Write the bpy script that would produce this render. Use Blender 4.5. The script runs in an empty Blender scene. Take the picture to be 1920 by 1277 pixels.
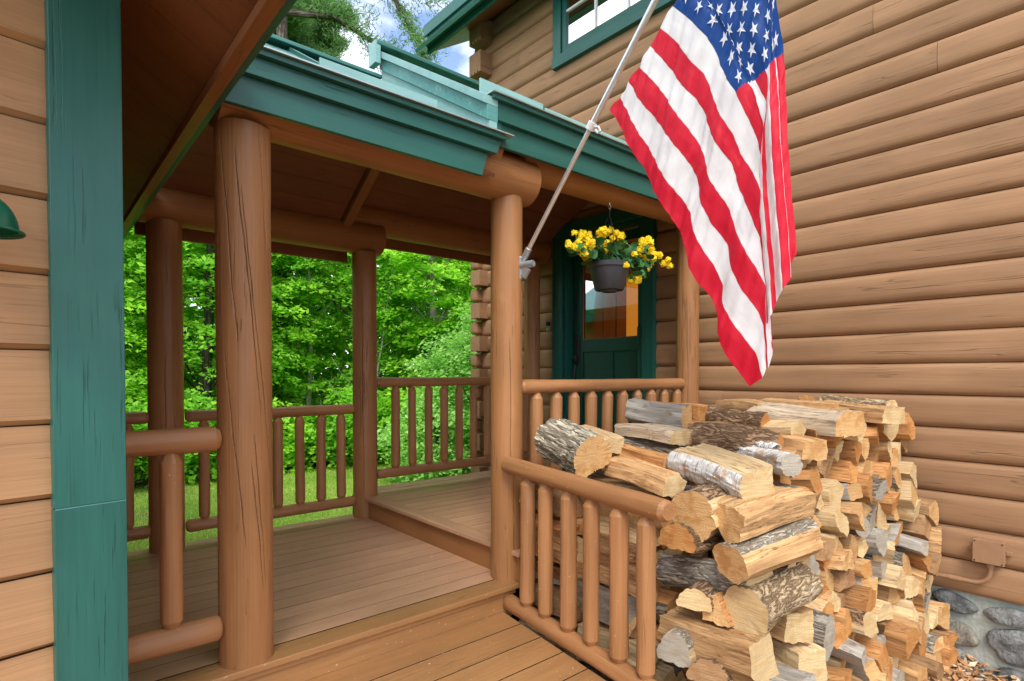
import bpy, math, random
import numpy as np
from mathutils import Vector, Matrix, noise
SC = bpy.context.scene
COL = SC.collection
R = math.radians

# ------------------------------------------------------------------ camera, world, sun, exposure
cd = bpy.data.cameras.new("camera"); cam = bpy.data.objects.new("camera", cd); COL.objects.link(cam)
cam.location = (0, 0, 1.2); cam.rotation_euler = (R(89.0), 0, R(-40.5))
cd.sensor_width = 36; cd.lens = 20.0; cd.shift_y = 0.0428; cd.clip_start = .05; cd.clip_end = 600
SC.camera = cam
SUN_EL, SUN_AZ = 50, 222            # azimuth: degrees clockwise from +Y
w = bpy.data.worlds.new("World"); SC.world = w; w.use_nodes = True
nt = w.node_tree; N = nt.nodes; L = nt.links; N.clear()
out = N.new('ShaderNodeOutputWorld'); bg = N.new('ShaderNodeBackground'); sky = N.new('ShaderNodeTexSky')
sky.sky_type = 'NISHITA'; sky.sun_disc = False; sky.sun_elevation = R(SUN_EL); sky.sun_rotation = R(SUN_AZ)
tc = N.new('ShaderNodeTexCoord'); mp = N.new('ShaderNodeMapping'); mp.inputs['Scale'].default_value = (1, 1, 2.2)
mp.inputs['Location'].default_value = (.35, 1.1, .2)
nz = N.new('ShaderNodeTexNoise'); nz.inputs['Scale'].default_value = 2.1; nz.inputs['Detail'].default_value = 8; nz.inputs['Roughness'].default_value = .55
rp = N.new('ShaderNodeValToRGB'); rp.color_ramp.elements[0].position = .42; rp.color_ramp.elements[1].position = .56
mx = N.new('ShaderNodeMix'); mx.data_type = 'RGBA'
hs = N.new('ShaderNodeMix'); hs.data_type = 'RGBA'; hs.blend_type = 'MULTIPLY'; hs.inputs[0].default_value = 1
hs.inputs[7].default_value = (1.0, .95, 1.0, 1)
L.new(tc.outputs['Generated'], mp.inputs[0]); L.new(mp.outputs[0], nz.inputs[0]); L.new(nz.outputs[0], rp.inputs[0])
L.new(sky.outputs[0], hs.inputs[6]); L.new(hs.outputs[2], mx.inputs[6]); mx.inputs[7].default_value = (7.8, 7.7, 7.7, 1)
L.new(rp.outputs[0], mx.inputs[0]); L.new(mx.outputs[2], bg.inputs[0]); bg.inputs[1].default_value = .15; L.new(bg.outputs[0], out.inputs[0])
sd = bpy.data.lights.new("sun", 'SUN'); so = bpy.data.objects.new("sun", sd); COL.objects.link(so)
sd.energy = 1.15; sd.angle = R(22); sd.color = (1, .95, .87)
az = R(SUN_AZ); el = R(SUN_EL)
sdir = Vector((math.sin(az) * math.cos(el), math.cos(az) * math.cos(el), math.sin(el)))
so.rotation_euler = sdir.to_track_quat('Z', 'Y').to_euler()
vs = SC.view_settings; vs.view_transform = 'Standard'; vs.look = 'None'; vs.gamma = 1; vs.exposure = 1.2
SC.cycles.max_bounces = 10; SC.cycles.diffuse_bounces = 6; SC.cycles.transparent_max_bounces = 12

# ------------------------------------------------------------------ material helpers
class NG:
    def __init__(s, name):
        m = bpy.data.materials.new(name); m.use_nodes = True; s.m = m; s.nt = m.node_tree
        s.nt.nodes.clear(); s.out = s.n('ShaderNodeOutputMaterial'); s.b = s.n('ShaderNodeBsdfPrincipled')
        s.l(s.b.outputs[0], s.out.inputs[0])
    def n(s, t, **k):
        x = s.nt.nodes.new(t)
        for a, b in k.items(): setattr(x, a, b)
        return x
    def l(s, a, b): s.nt.links.new(a, b)
    def attr(s, name='gc'): return s.n('ShaderNodeAttribute', attribute_name=name).outputs['Vector']
    def obj(s): return s.n('ShaderNodeTexCoord').outputs['Object']
    def mapv(s, v, sc, loc=(0, 0, 0)):
        x = s.n('ShaderNodeMapping'); x.inputs['Scale'].default_value = sc; x.inputs['Location'].default_value = loc; s.l(v, x.inputs[0]); return x.outputs[0]
    def noise(s, v, scale=1, det=4, rough=.5, dist=0):
        x = s.n('ShaderNodeTexNoise'); x.inputs['Scale'].default_value = scale; x.inputs['Detail'].default_value = det
        x.inputs['Roughness'].default_value = rough; x.inputs['Distortion'].default_value = dist; s.l(v, x.inputs['Vector']); return x.outputs[0]
    def math(s, op, a, b=None, c=None):
        x = s.n('ShaderNodeMath', operation=op)
        for i, q in enumerate((a, b, c)):
            if q is None: continue
            if isinstance(q, (int, float)): x.inputs[i].default_value = q
            else: s.l(q, x.inputs[i])
        return x.outputs[0]
    def rng(s, v, a, b, c, d, smooth=False):
        x = s.n('ShaderNodeMapRange'); x.inputs[1].default_value = a; x.inputs[2].default_value = b; x.inputs[3].default_value = c; x.inputs[4].default_value = d
        if smooth: x.interpolation_type = 'SMOOTHSTEP'
        s.l(v, x.inputs[0]); return x.outputs[0]
    def mix(s, f, a, b, mode='MIX'):
        x = s.n('ShaderNodeMix', data_type='RGBA', blend_type=mode)
        if isinstance(f, (int, float)): x.inputs[0].default_value = f
        else: s.l(f, x.inputs[0])
        for i, q in ((6, a), (7, b)):
            if isinstance(q, tuple): x.inputs[i].default_value = (*q[:3], 1)
            else: s.l(q, x.inputs[i])
        return x.outputs[2]
    def scale(s, col, f):
        x = s.n('ShaderNodeVectorMath', operation='SCALE')
        if isinstance(col, tuple): x.inputs[0].default_value = col[:3]
        else: s.l(col, x.inputs[0])
        if isinstance(f, (int, float)): x.inputs[3].default_value = f
        else: s.l(f, x.inputs[3])
        return x.outputs[0]
    def bump(s, h, st=.5, d=.01):
        x = s.n('ShaderNodeBump'); x.inputs['Strength'].default_value = st; x.inputs['Distance'].default_value = d
        s.l(h, x.inputs['Height']); s.l(x.outputs[0], s.b.inputs['Normal'])
    def fin(s, col, rough=.6, spec=.4, metal=0):
        if isinstance(col, tuple): s.b.inputs['Base Color'].default_value = (*col[:3], 1)
        else: s.l(col, s.b.inputs['Base Color'])
        if isinstance(rough, (int, float)): s.b.inputs['Roughness'].default_value = rough
        else: s.l(rough, s.b.inputs['Roughness'])
        s.b.inputs['Specular IOR Level'].default_value = spec; s.b.inputs['Metallic'].default_value = metal
        return s.m

def wood(name, base, crack=1.0, rough=.5, weather=.25, cross=1.0, pale=None, fine=1.0, spec=.35, drips=0, tone=.14, knots=0, line_w=.006, hair_t=.63, hair_f=75, bst=.55):
    """painted / stained timber; grain runs along gc.x"""
    g = NG(name); a = g.attr()
    fineg = g.noise(g.mapv(a, (2.5, 130 * cross, 130 * cross)), 1, 5, .6)
    broad = g.noise(g.mapv(a, (.9, 9 * cross, 9 * cross)), 1, 4, .55, .4)
    blot = g.noise(g.mapv(a, (2.2, 4, 4), (7, 3, 1)), 1, 3, .5)
    cn = g.noise(g.mapv(a, (.45, 15 * cross, 15 * cross), (3, 9, 2)), 1, 2, .45, .12)
    line = g.rng(g.math('ABSOLUTE', g.math('SUBTRACT', cn, .5)), 0, line_w, 1, 0, True)
    gate = g.rng(g.noise(g.mapv(a, (.9, 5, 5), (1, 1, 8)), 1, 2), .44, .54, 0, 1, True)
    hair = g.rng(g.noise(g.mapv(a, (3.5, hair_f * cross, hair_f * cross), (2, 2, 9)), 1, 3, .6), hair_t, hair_t + .07, 0, 1, True)
    hg = g.rng(g.noise(g.mapv(a, (2, 7, 7), (4, 2, 2)), 1, 2), .5, .65, 0, 1, True)
    hair = g.math('MULTIPLY', g.math('MULTIPLY', hair, hg), .6)
    ck = g.math('MULTIPLY', g.math('MULTIPLY', line, gate), crack)
    ck = g.math('MAXIMUM', ck, g.math('MULTIPLY', hair, max(crack, .9 if 'green_trim' in name else 0)))
    f = g.math('ADD', g.rng(fineg, .3, .7, 1 - .10 * fine, 1 + .10 * fine), g.rng(broad, .3, .7, -.10, .10))
    f = g.math('ADD', f, g.rng(blot, .3, .7, -.09, .09))
    rnd = g.n('ShaderNodeNewGeometry').outputs['Random Per Island']
    f = g.math('MULTIPLY', f, g.rng(rnd, 0, 1, 1 - tone / 2, 1 + tone / 2))
    col = g.scale(base, f)
    p = pale or tuple(min(1, c * 1.35 + .06) for c in base)
    wn = g.rng(g.noise(g.mapv(a, (1.4, 14, 14), (5, 5, 5)), 1, 5, .65), .56, .75, 0, weather, True)
    col = g.mix(wn, col, p)
    if drips:
        sp = g.rng(g.noise(g.mapv(a, (60, 60, 60), (1, 2, 3)), 1, 1, .4), .73, .78, 0, drips)
        col = g.mix(sp, col, tuple(min(1, c * 2 + .1) for c in base))
    col = g.mix(g.math('MULTIPLY', ck, .8 if crack >= .85 else .6), col, tuple(c * .12 for c in base))
    if line_w < .001:      # open checks modelled in the mesh carry the ck attribute
        cka = g.n('ShaderNodeAttribute', attribute_name='ck').outputs['Fac']; col = g.mix(g.math('MULTIPLY', cka, .8), col, tuple(c * .15 for c in base))
    if knots:
        kv = g.n('ShaderNodeTexVoronoi', feature='F1'); kv.inputs['Scale'].default_value = 1; g.l(g.mapv(a, (1.3, 4.5, 4.5), (1, 7, 2)), kv.inputs['Vector'])
        kd = kv.outputs['Distance']; kn = g.rng(kd, .05, .10, knots, 0, True); ringk = g.rng(g.math('SINE', g.math('MULTIPLY', kd, 150)), -1, 1, .4, 1)
        col = g.mix(g.math('MULTIPLY', kn, ringk), col, tuple(c * .45 for c in base))
    h = g.math('SUBTRACT', g.math('ADD', g.math('MULTIPLY', fineg, .18 * fine), g.math('MULTIPLY', broad, .35)), g.math('MULTIPLY', ck, 1.2))
    g.bump(h, bst, .006)
    return g.fin(col, g.rng(fineg, .3, .7, rough - .08, rough + .1), spec)

def plain(name, col, rough=.5, metal=0, spec=.4, var=.06, sc=30, bump=.0):
    g = NG(name); o = g.obj(); n = g.noise(o, sc, 4, .6)
    c = g.scale(col, g.rng(n, .3, .7, 1 - var, 1 + var))
    if bump: g.bump(n, bump, .003)
    return g.fin(c, rough, spec, metal)

def firewood(name, base, dark=.5, streak=(.30, .13, .04), grey=0.0):
    g = NG(name); a = g.attr(); ri = g.n('ShaderNodeObjectInfo').outputs['Random']
    f1 = g.noise(g.mapv(a, (5, 190, 190)), 1, 5, .65); f2 = g.noise(g.mapv(a, (3, 30, 30)), 1, 4, .6, .6); f3 = g.noise(g.mapv(a, (6, 12, 12), (2, 8, 4)), 1, 3, .6)
    v = g.math('MULTIPLY', g.rng(f1, .3, .7, .70, 1.22), g.rng(f2, .3, .7, .76, 1.20)); v = g.math('MULTIPLY', v, g.rng(ri, 0, 1, .78, 1.15))
    c = g.scale(base, v)
    c = g.mix(g.rng(f3, .5, .72, 0, .6, True), c, streak)
    c = g.mix(g.rng(g.noise(g.mapv(a, (7, 22, 22), (9, 1, 1)), 1, 5, .7), .58, .75, 0, .3 + grey, True), c, (.30, .29, .26))
    cr = g.rng(g.math('ABSOLUTE', g.math('SUBTRACT', f2, .52)), 0, .012, 1, 0, True)
    c = g.mix(g.math('MULTIPLY', cr, dark * .7), c, tuple(x * .2 for x in base))
    g.bump(g.math('SUBTRACT', g.math('ADD', g.math('MULTIPLY', f1, .5), f2), g.math('MULTIPLY', cr, .6)), .8, .008)
    return g.fin(c, .75, .2)

def bark(name, base, dk, ridge=42, along=7, st=1.0, lichen=(.35, .36, .30), lic=.3):
    g = NG(name); a = g.attr()
    n0 = g.noise(g.mapv(a, (along * .6, ridge, ridge)), 1, 3, .6, .7)
    r = g.math('ABSOLUTE', g.math('SUBTRACT', g.math('MULTIPLY', n0, 2), 1)); fur = g.rng(r, .01, .20, 0, 1, True)
    n1 = g.noise(g.mapv(a, (30, 120, 120)), 1, 6, .75); n2 = g.noise(g.mapv(a, (5, 9, 9), (3, 3, 3)), 1, 5, .65)
    h = g.math('ADD', fur, g.math('MULTIPLY', n1, .8))
    c = g.mix(fur, tuple(x * .75 + y * .25 for x, y in zip(dk, base)), base); c = g.scale(c, g.rng(n1, .3, .7, .65, 1.3)); c = g.scale(c, g.rng(n2, .3, .7, .75, 1.25))
    c = g.mix(g.rng(g.math('ADD', n2, g.math('MULTIPLY', g.math('SUBTRACT', n1, .5), .5)), .54, .72, 0, lic, True), c, lichen)
    g.bump(h, 1.0, .011 * st)
    return g.fin(c, .9, .1)

def endgrain(name, base, ring=(.30, .14, .05)):
    g = NG(name); a = g.attr(); ri = g.n('ShaderNodeObjectInfo').outputs['Random']
    s = g.n('ShaderNodeSeparateXYZ'); g.l(a, s.inputs[0])
    r = g.math('SQRT', g.math('ADD', g.math('POWER', s.outputs[1], 2), g.math('POWER', s.outputs[2], 2)))
    n = g.noise(g.mapv(a, (1, 25, 25)), 1, 4, .6)
    rr = g.math('ADD', g.math('MULTIPLY', r, 190), g.math('MULTIPLY', n, 7))
    rings = g.math('SINE', g.math('MULTIPLY', rr, 6.283 / 2))
    saw = g.noise(g.mapv(a, (1, 8, 200)), 1, 3, .7)
    c = g.scale(base, g.math('MULTIPLY', g.rng(saw, .3, .7, .68, 1.2), g.rng(ri, 0, 1, .8, 1.15)))
    c = g.mix(g.rng(rings, -1, 1, 0, .42), c, ring)
    big = g.noise(g.mapv(a, (1, 14, 14), (2, 2, 2)), 1, 3, .5)
    c = g.mix(g.rng(big, .46, .66, 0, .7, True), c, ring)
    at = g.math('ARCTAN2', s.outputs[2], s.outputs[1])
    ck = g.rng(g.math('ABSOLUTE', g.math('SINE', g.math('ADD', g.math('MULTIPLY', at, 3), g.math('MULTIPLY', n, 2)))), 0, .03, .8, 0, True)
    ck = g.math('MULTIPLY', ck, g.rng(g.noise(g.mapv(a, (1, 30, 30), (5, 1, 1)), 1, 2), .5, .56, 0, 1))
    c = g.mix(ck, c, tuple(x * .25 for x in base))
    g.bump(g.math('ADD', saw, n), .5, .004)
    return g.fin(c, .8, .15)

M = {}
BR = (.365, .170, .064)
M['post'] = wood('post_stain', BR, .8, .42, .22, line_w=.0002, hair_t=.58, knots=.35, bst=1.0)
M['beam'] = wood('beam_stain', (.33, .145, .052), .8, .42, .15)
M['rail'] = wood('rail_stain', (.36, .170, .068), .4, .45, .3, drips=.4)
M['trim_brown'] = wood('brown_trim', (.28, .115, .048), .4, .4, .1)
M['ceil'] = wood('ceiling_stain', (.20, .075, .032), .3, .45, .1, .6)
M['siding'] = wood('siding_stain', (.325, .184, .094), .6, .6, .28, 1.0, (.43, .28, .17), 1.05, .2, tone=.18, knots=.4, line_w=.006, hair_t=.63, bst=.7)
M['siding_l'] = wood('near_siding_stain', (.40, .225, .108), .35, .55, .25, 1.3, (.46, .27, .15), 1.0, .25, tone=.12)
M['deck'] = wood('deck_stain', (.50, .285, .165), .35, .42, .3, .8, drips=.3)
M['decklow'] = wood('lower_deck_stain', (.36, .182, .070), .4, .42, .25, .7, drips=.6)
M['green'] = wood('green_trim_paint', (.026, .128, .104), .0, .36, .12, .9, (.12, .30, .24), .6, hair_t=.60, hair_f=140)
M['green_old_lit'] = wood('faded_lit_green_paint', (.10, .30, .28), .9, .45, .75, 1.4, (.36, .56, .53), 1.4)  # weathered paint, with sun and sky light on the rake mixed into the tone
M['green_pale'] = wood('faded_lit_green_flashing', (.24, .44, .42), .1, .4, .35, 1.2, (.34, .52, .50), .8)  # fading plus light on the rake side, both painted into the pale colour
M['green_dark'] = wood('dark_green_door_paint', (.008, .075, .050), .1, .35, .05, .9, (.05, .16, .12), .4)
M['green_cas'] = wood('door_casing_paint', (.012, .100, .078), .25, .35, .15, .9, (.12, .30, .25), .6)
M['metalroof'] = plain('green_metal_roof', (.06, .20, .17), .35, .3, .5, .1, 5)
M['drip'] = plain('pale_drip_edge_metal', (.42, .50, .47), .35, .6, .5, .15, 8)
M['gap'] = plain('dark_gap', (.01, .008, .006), .9)
M['black'] = plain('black_plastic', (.018, .018, .02), .4)
M['pot'] = plain('dark_grey_plastic', (.050, .055, .066), .38, 0, .5, .1)
M['steel'] = plain('brushed_steel', (.78, .78, .77), .28, .75, .5, .1, 40)
M['alu'] = plain('cast_aluminium', (.42, .47, .50), .45, .7, .5, .08, 60, .3)
M['whiteplastic'] = plain('white_plastic', (.75, .75, .74), .35)
M['nickel'] = plain('satin_nickel', (.5, .49, .47), .3, .9)
M['brownmetal'] = plain('brown_painted_metal', (.33, .185, .098), .5, 0, .4, .08, 20, .2)
M['greenmetal'] = plain('green_enamel', (.010, .13, .075), .25, 0, .6, .06)
M['interior'] = wood('interior_pine', (.35, .13, .04), .2)
M['curtain'] = plain('white_curtain', (.85, .87, .88), .8)

def glass(name, ior=1.9, tr=.75):
    g = NG(name); gl = g.n('ShaderNodeBsdfGlossy'); gl.inputs['Roughness'].default_value = .02; t = g.n('ShaderNodeBsdfTransparent'); t.inputs[0].default_value = (tr, tr, tr, 1)
    fr = g.n('ShaderNodeFresnel'); fr.inputs[0].default_value = ior; m = g.n('ShaderNodeMixShader'); g.l(fr.outputs[0], m.inputs[0]); g.l(t.outputs[0], m.inputs[1]); g.l(gl.outputs[0], m.inputs[2]); g.l(m.outputs[0], g.out.inputs[0])
    return g.m
M['glass'] = glass('window_glass'); M['glassdoor'] = glass('door_pane_glass', 1.5, .95)

def leafmat(name, c1, c2, tr=.35):
    g = NG(name); rnd = g.n('ShaderNodeNewGeometry').outputs['Random Per Island']
    c = g.mix(rnd, c1, c2)
    g.fin(c, .5, .3)
    t = g.n('ShaderNodeBsdfTranslucent'); g.l(g.scale(c, 1.3), t.inputs[0]); m = g.n('ShaderNodeMixShader'); m.inputs[0].default_value = tr
    g.l(g.b.outputs[0], m.inputs[1]); g.l(t.outputs[0], m.inputs[2]); g.l(m.outputs[0], g.out.inputs[0]); return g.m
M['leafA'] = leafmat('maple_leaf', (.24, .54, .025), (.50, .84, .09), .5)
M['leafB'] = leafmat('beech_leaf', (.15, .44, .025), (.36, .72, .07), .5)
M['leafC'] = leafmat('pale_shrub_leaf', (.22, .52, .08), (.52, .80, .24), .45)
M['leafD'] = leafmat('deep_wood_leaf', (.14, .42, .02), (.36, .70, .07), .55)
M['needle'] = leafmat('pine_needles', (.06, .17, .04), (.20, .38, .10), .35)
M['needle2'] = leafmat('yellow_green_needles', (.18, .30, .05), (.30, .42, .08), .25)
M['begleaf'] = leafmat('begonia_leaf', (.02, .10, .03), (.06, .22, .06), .15)
M['petal'] = leafmat('yellow_petal', (.92, .72, .01), (.98, .90, .10), .35)
M['petalp'] = leafmat('faded_petal', (.80, .45, .18), (.90, .62, .30), .2)
M['grass'] = leafmat('grass_blade', (.20, .38, .04), (.50, .66, .12), .4)
M['trunk'] = bark('dark_trunk_bark', (.14, .115, .09), (.02, .016, .012), 16, 3)
M['birchtrunk'] = bark('pale_birch_bark', (.46, .45, .38), (.25, .22, .18), 9, 30, .3)

# lawn
g = NG('lawn'); o = g.obj(); n1 = g.noise(o, 1.2, 5, .6); n2 = g.noise(o, 22, 5, .7); n3 = g.noise(g.mapv(o, (1, 1, 1), (4, 4, 0)), .5, 4, .6)
c = g.mix(g.rng(n1, .35, .65, 0, 1), (.16, .32, .04), (.38, .48, .10)); c = g.mix(g.rng(n3, .52, .68, 0, .7, True), c, (.30, .22, .11))
c = g.scale(c, g.rng(n2, .3, .7, .65, 1.3)); g.bump(n2, .8, .03); M['lawn'] = g.fin(c, .9, .1)
g = NG('forest_floor'); o = g.obj(); n2 = g.noise(o, 9, 6, .7); c = g.mix(n2, (.03, .022, .012), (.10, .10, .03)); g.bump(n2, .8, .05); M['floor'] = g.fin(c, .95, .1)
g = NG('soil'); o = g.obj(); n2 = g.noise(o, 30, 6, .7); c = g.mix(n2, (.10, .065, .035), (.34, .22, .12)); g.bump(n2, .8, .02); M['soil'] = g.fin(c, .95, .1)
g = NG('pale_mortar'); o = g.obj(); n2 = g.noise(o, 25, 5, .6); n3 = g.noise(o, 3, 3, .5); c = g.mix(g.rng(n3, .3, .7, 0, 1), (.24, .31, .29), (.44, .44, .38)); c = g.scale(c, g.rng(n2, .3, .7, .85, 1.15)); g.bump(g.math('ADD', n2, n3), .9, .012); M['mortar'] = g.fin(c, .9, .15)
def stone(name, a, b):
    g = NG(name); o = g.obj(); n1 = g.noise(o, 9, 6, .65, .3); n2 = g.noise(o, 70, 4, .7); c = g.mix(g.rng(n1, .35, .65, 0, 1), a, b); c = g.scale(c, g.rng(n2, .3, .7, .7, 1.3)); g.bump(g.math('ADD', n1, g.math('MULTIPLY', n2, .5)), 1.0, .035); return g.fin(c, .9, .15)
M['stoneA'] = stone('grey_fieldstone', (.16, .17, .165), (.40, .41, .39)); M['stoneB'] = stone('dark_fieldstone', (.09, .10, .10), (.30, .31, .29)); M['stoneC'] = stone('tan_fieldstone', (.20, .18, .14), (.42, .39, .31))

FW = [firewood('split_wood_tan', (.60, .36, .165)), firewood('split_wood_cream', (.72, .53, .29), .4, (.50, .28, .10)), firewood('split_wood_orange', (.58, .29, .11), .5, (.36, .13, .04)),
      firewood('split_wood_grey', (.45, .42, .36), .6, (.22, .17, .11), .4), firewood('split_wood_brown', (.42, .25, .12), .6, (.16, .08, .035), .1)]
FW.append(firewood('weathered_tan_wood', (.56, .44, .30), .8, (.34, .30, .25), .5))
FWN = ['tan', 'cream', 'orange', 'weathered grey', 'brown']
EG = [endgrain('sawn_end_tan', (.66, .42, .19), (.46, .22, .07)), endgrain('sawn_end_cream', (.72, .54, .29), (.52, .33, .14)), endgrain('sawn_end_orange', (.60, .31, .11), (.42, .16, .04)),
      endgrain('sawn_end_grey', (.50, .46, .38), (.32, .26, .18)), endgrain('sawn_end_brown', (.45, .27, .13), (.26, .13, .06))]
BK = [bark('grey_ridged_bark', (.50, .45, .34), (.09, .065, .045), 60, 11, 1.5, (.55, .52, .42), .3), bark('dark_rough_bark', (.42, .37, .29), (.12, .09, .065), 50, 16, 1.2, (.52, .51, .45), .6),
      bark('brown_flaky_bark', (.42, .27, .155), (.11, .06, .03), 40, 18, 1.0, (.52, .43, .32), .5), bark('lichen_pale_bark', (.50, .45, .36), (.22, .16, .10), 46, 26, .8, (.60, .58, .50), .6)]
BK.append(bark('tan_flaky_bark', (.66, .50, .31), (.22, .13, .06), 34, 20, 1.3, (.70, .60, .44), .5))
BK.append(bark('deep_ridged_bark', (.72, .66, .50), (.15, .11, .07), 36, 8, 1.7, (.60, .58, .46), .3))
BKN = ['grey ridged bark', 'dark rough bark', 'brown flaky bark', 'pale lichened bark']
g = NG('white_birch_bark'); a = g.attr(); n1 = g.noise(g.mapv(a, (95, 12, 12)), 1, 4, .6); n2 = g.noise(g.mapv(a, (12, 12, 12), (2, 2, 2)), 1, 5, .7)
c = g.mix(g.rng(n1, .54, .62, 0, .8, True), (.66, .66, .63), (.16, .13, .11)); c = g.mix(g.rng(n2, .52, .60, 0, .85, True), c, (.50, .33, .20)); g.bump(g.math('ADD', g.math('MULTIPLY', n1, -.5), n2), .8, .01); M['birch'] = g.fin(c, .7, .2)

# ------------------------------------------------------------------ mesh helpers
def setp(o, label=None, cat=None, group=None, kind=None):
    if label: o['label'] = label
    if cat: o['category'] = cat
    if group: o['group'] = group
    if kind: o['kind'] = kind
    return o
def thing(name, label, cat, loc=(0, 0, 0), rz=0, group=None):
    o = bpy.data.objects.new(name, None); COL.objects.link(o); o.location = loc; o.rotation_euler = (0, 0, rz); o.empty_display_size = .1
    return setp(o, label, cat, group)
def build(name, V, F, mats, MI=None, GC=None, parent=None, loc=(0, 0, 0), smooth=30, bevel=0):
    me = bpy.data.meshes.new(name)
    if isinstance(V, np.ndarray): V = V.tolist()
    if isinstance(F, np.ndarray): F = F.tolist()
    me.from_pydata(V, [], F)
    for m in (mats if isinstance(mats, (list, tuple)) else [mats]): me.materials.append(m)
    if MI is not None: me.polygons.foreach_set('material_index', np.array(MI, dtype=np.int32))
    if GC is not None:
        at = me.attributes.new('gc', 'FLOAT_VECTOR', 'POINT'); at.data.foreach_set('vector', np.array(GC, dtype=np.float32).ravel())
    me.update()
    if smooth:
        me.polygons.foreach_set('use_smooth', [True] * len(me.polygons)); me.set_sharp_from_angle(angle=R(smooth))
    o = bpy.data.objects.new(name, me); COL.objects.link(o); o.location = loc
    if parent: o.parent = parent
    if bevel:
        b = o.modifiers.new('bevel', 'BEVEL'); b.width = bevel; b.segments = 2; b.limit_method = 'ANGLE'; b.angle_limit = R(40)
        me.set_sharp_from_angle(angle=R(180)); o.modifiers.new('wn', 'WEIGHTED_NORMAL')
    return o

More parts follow.
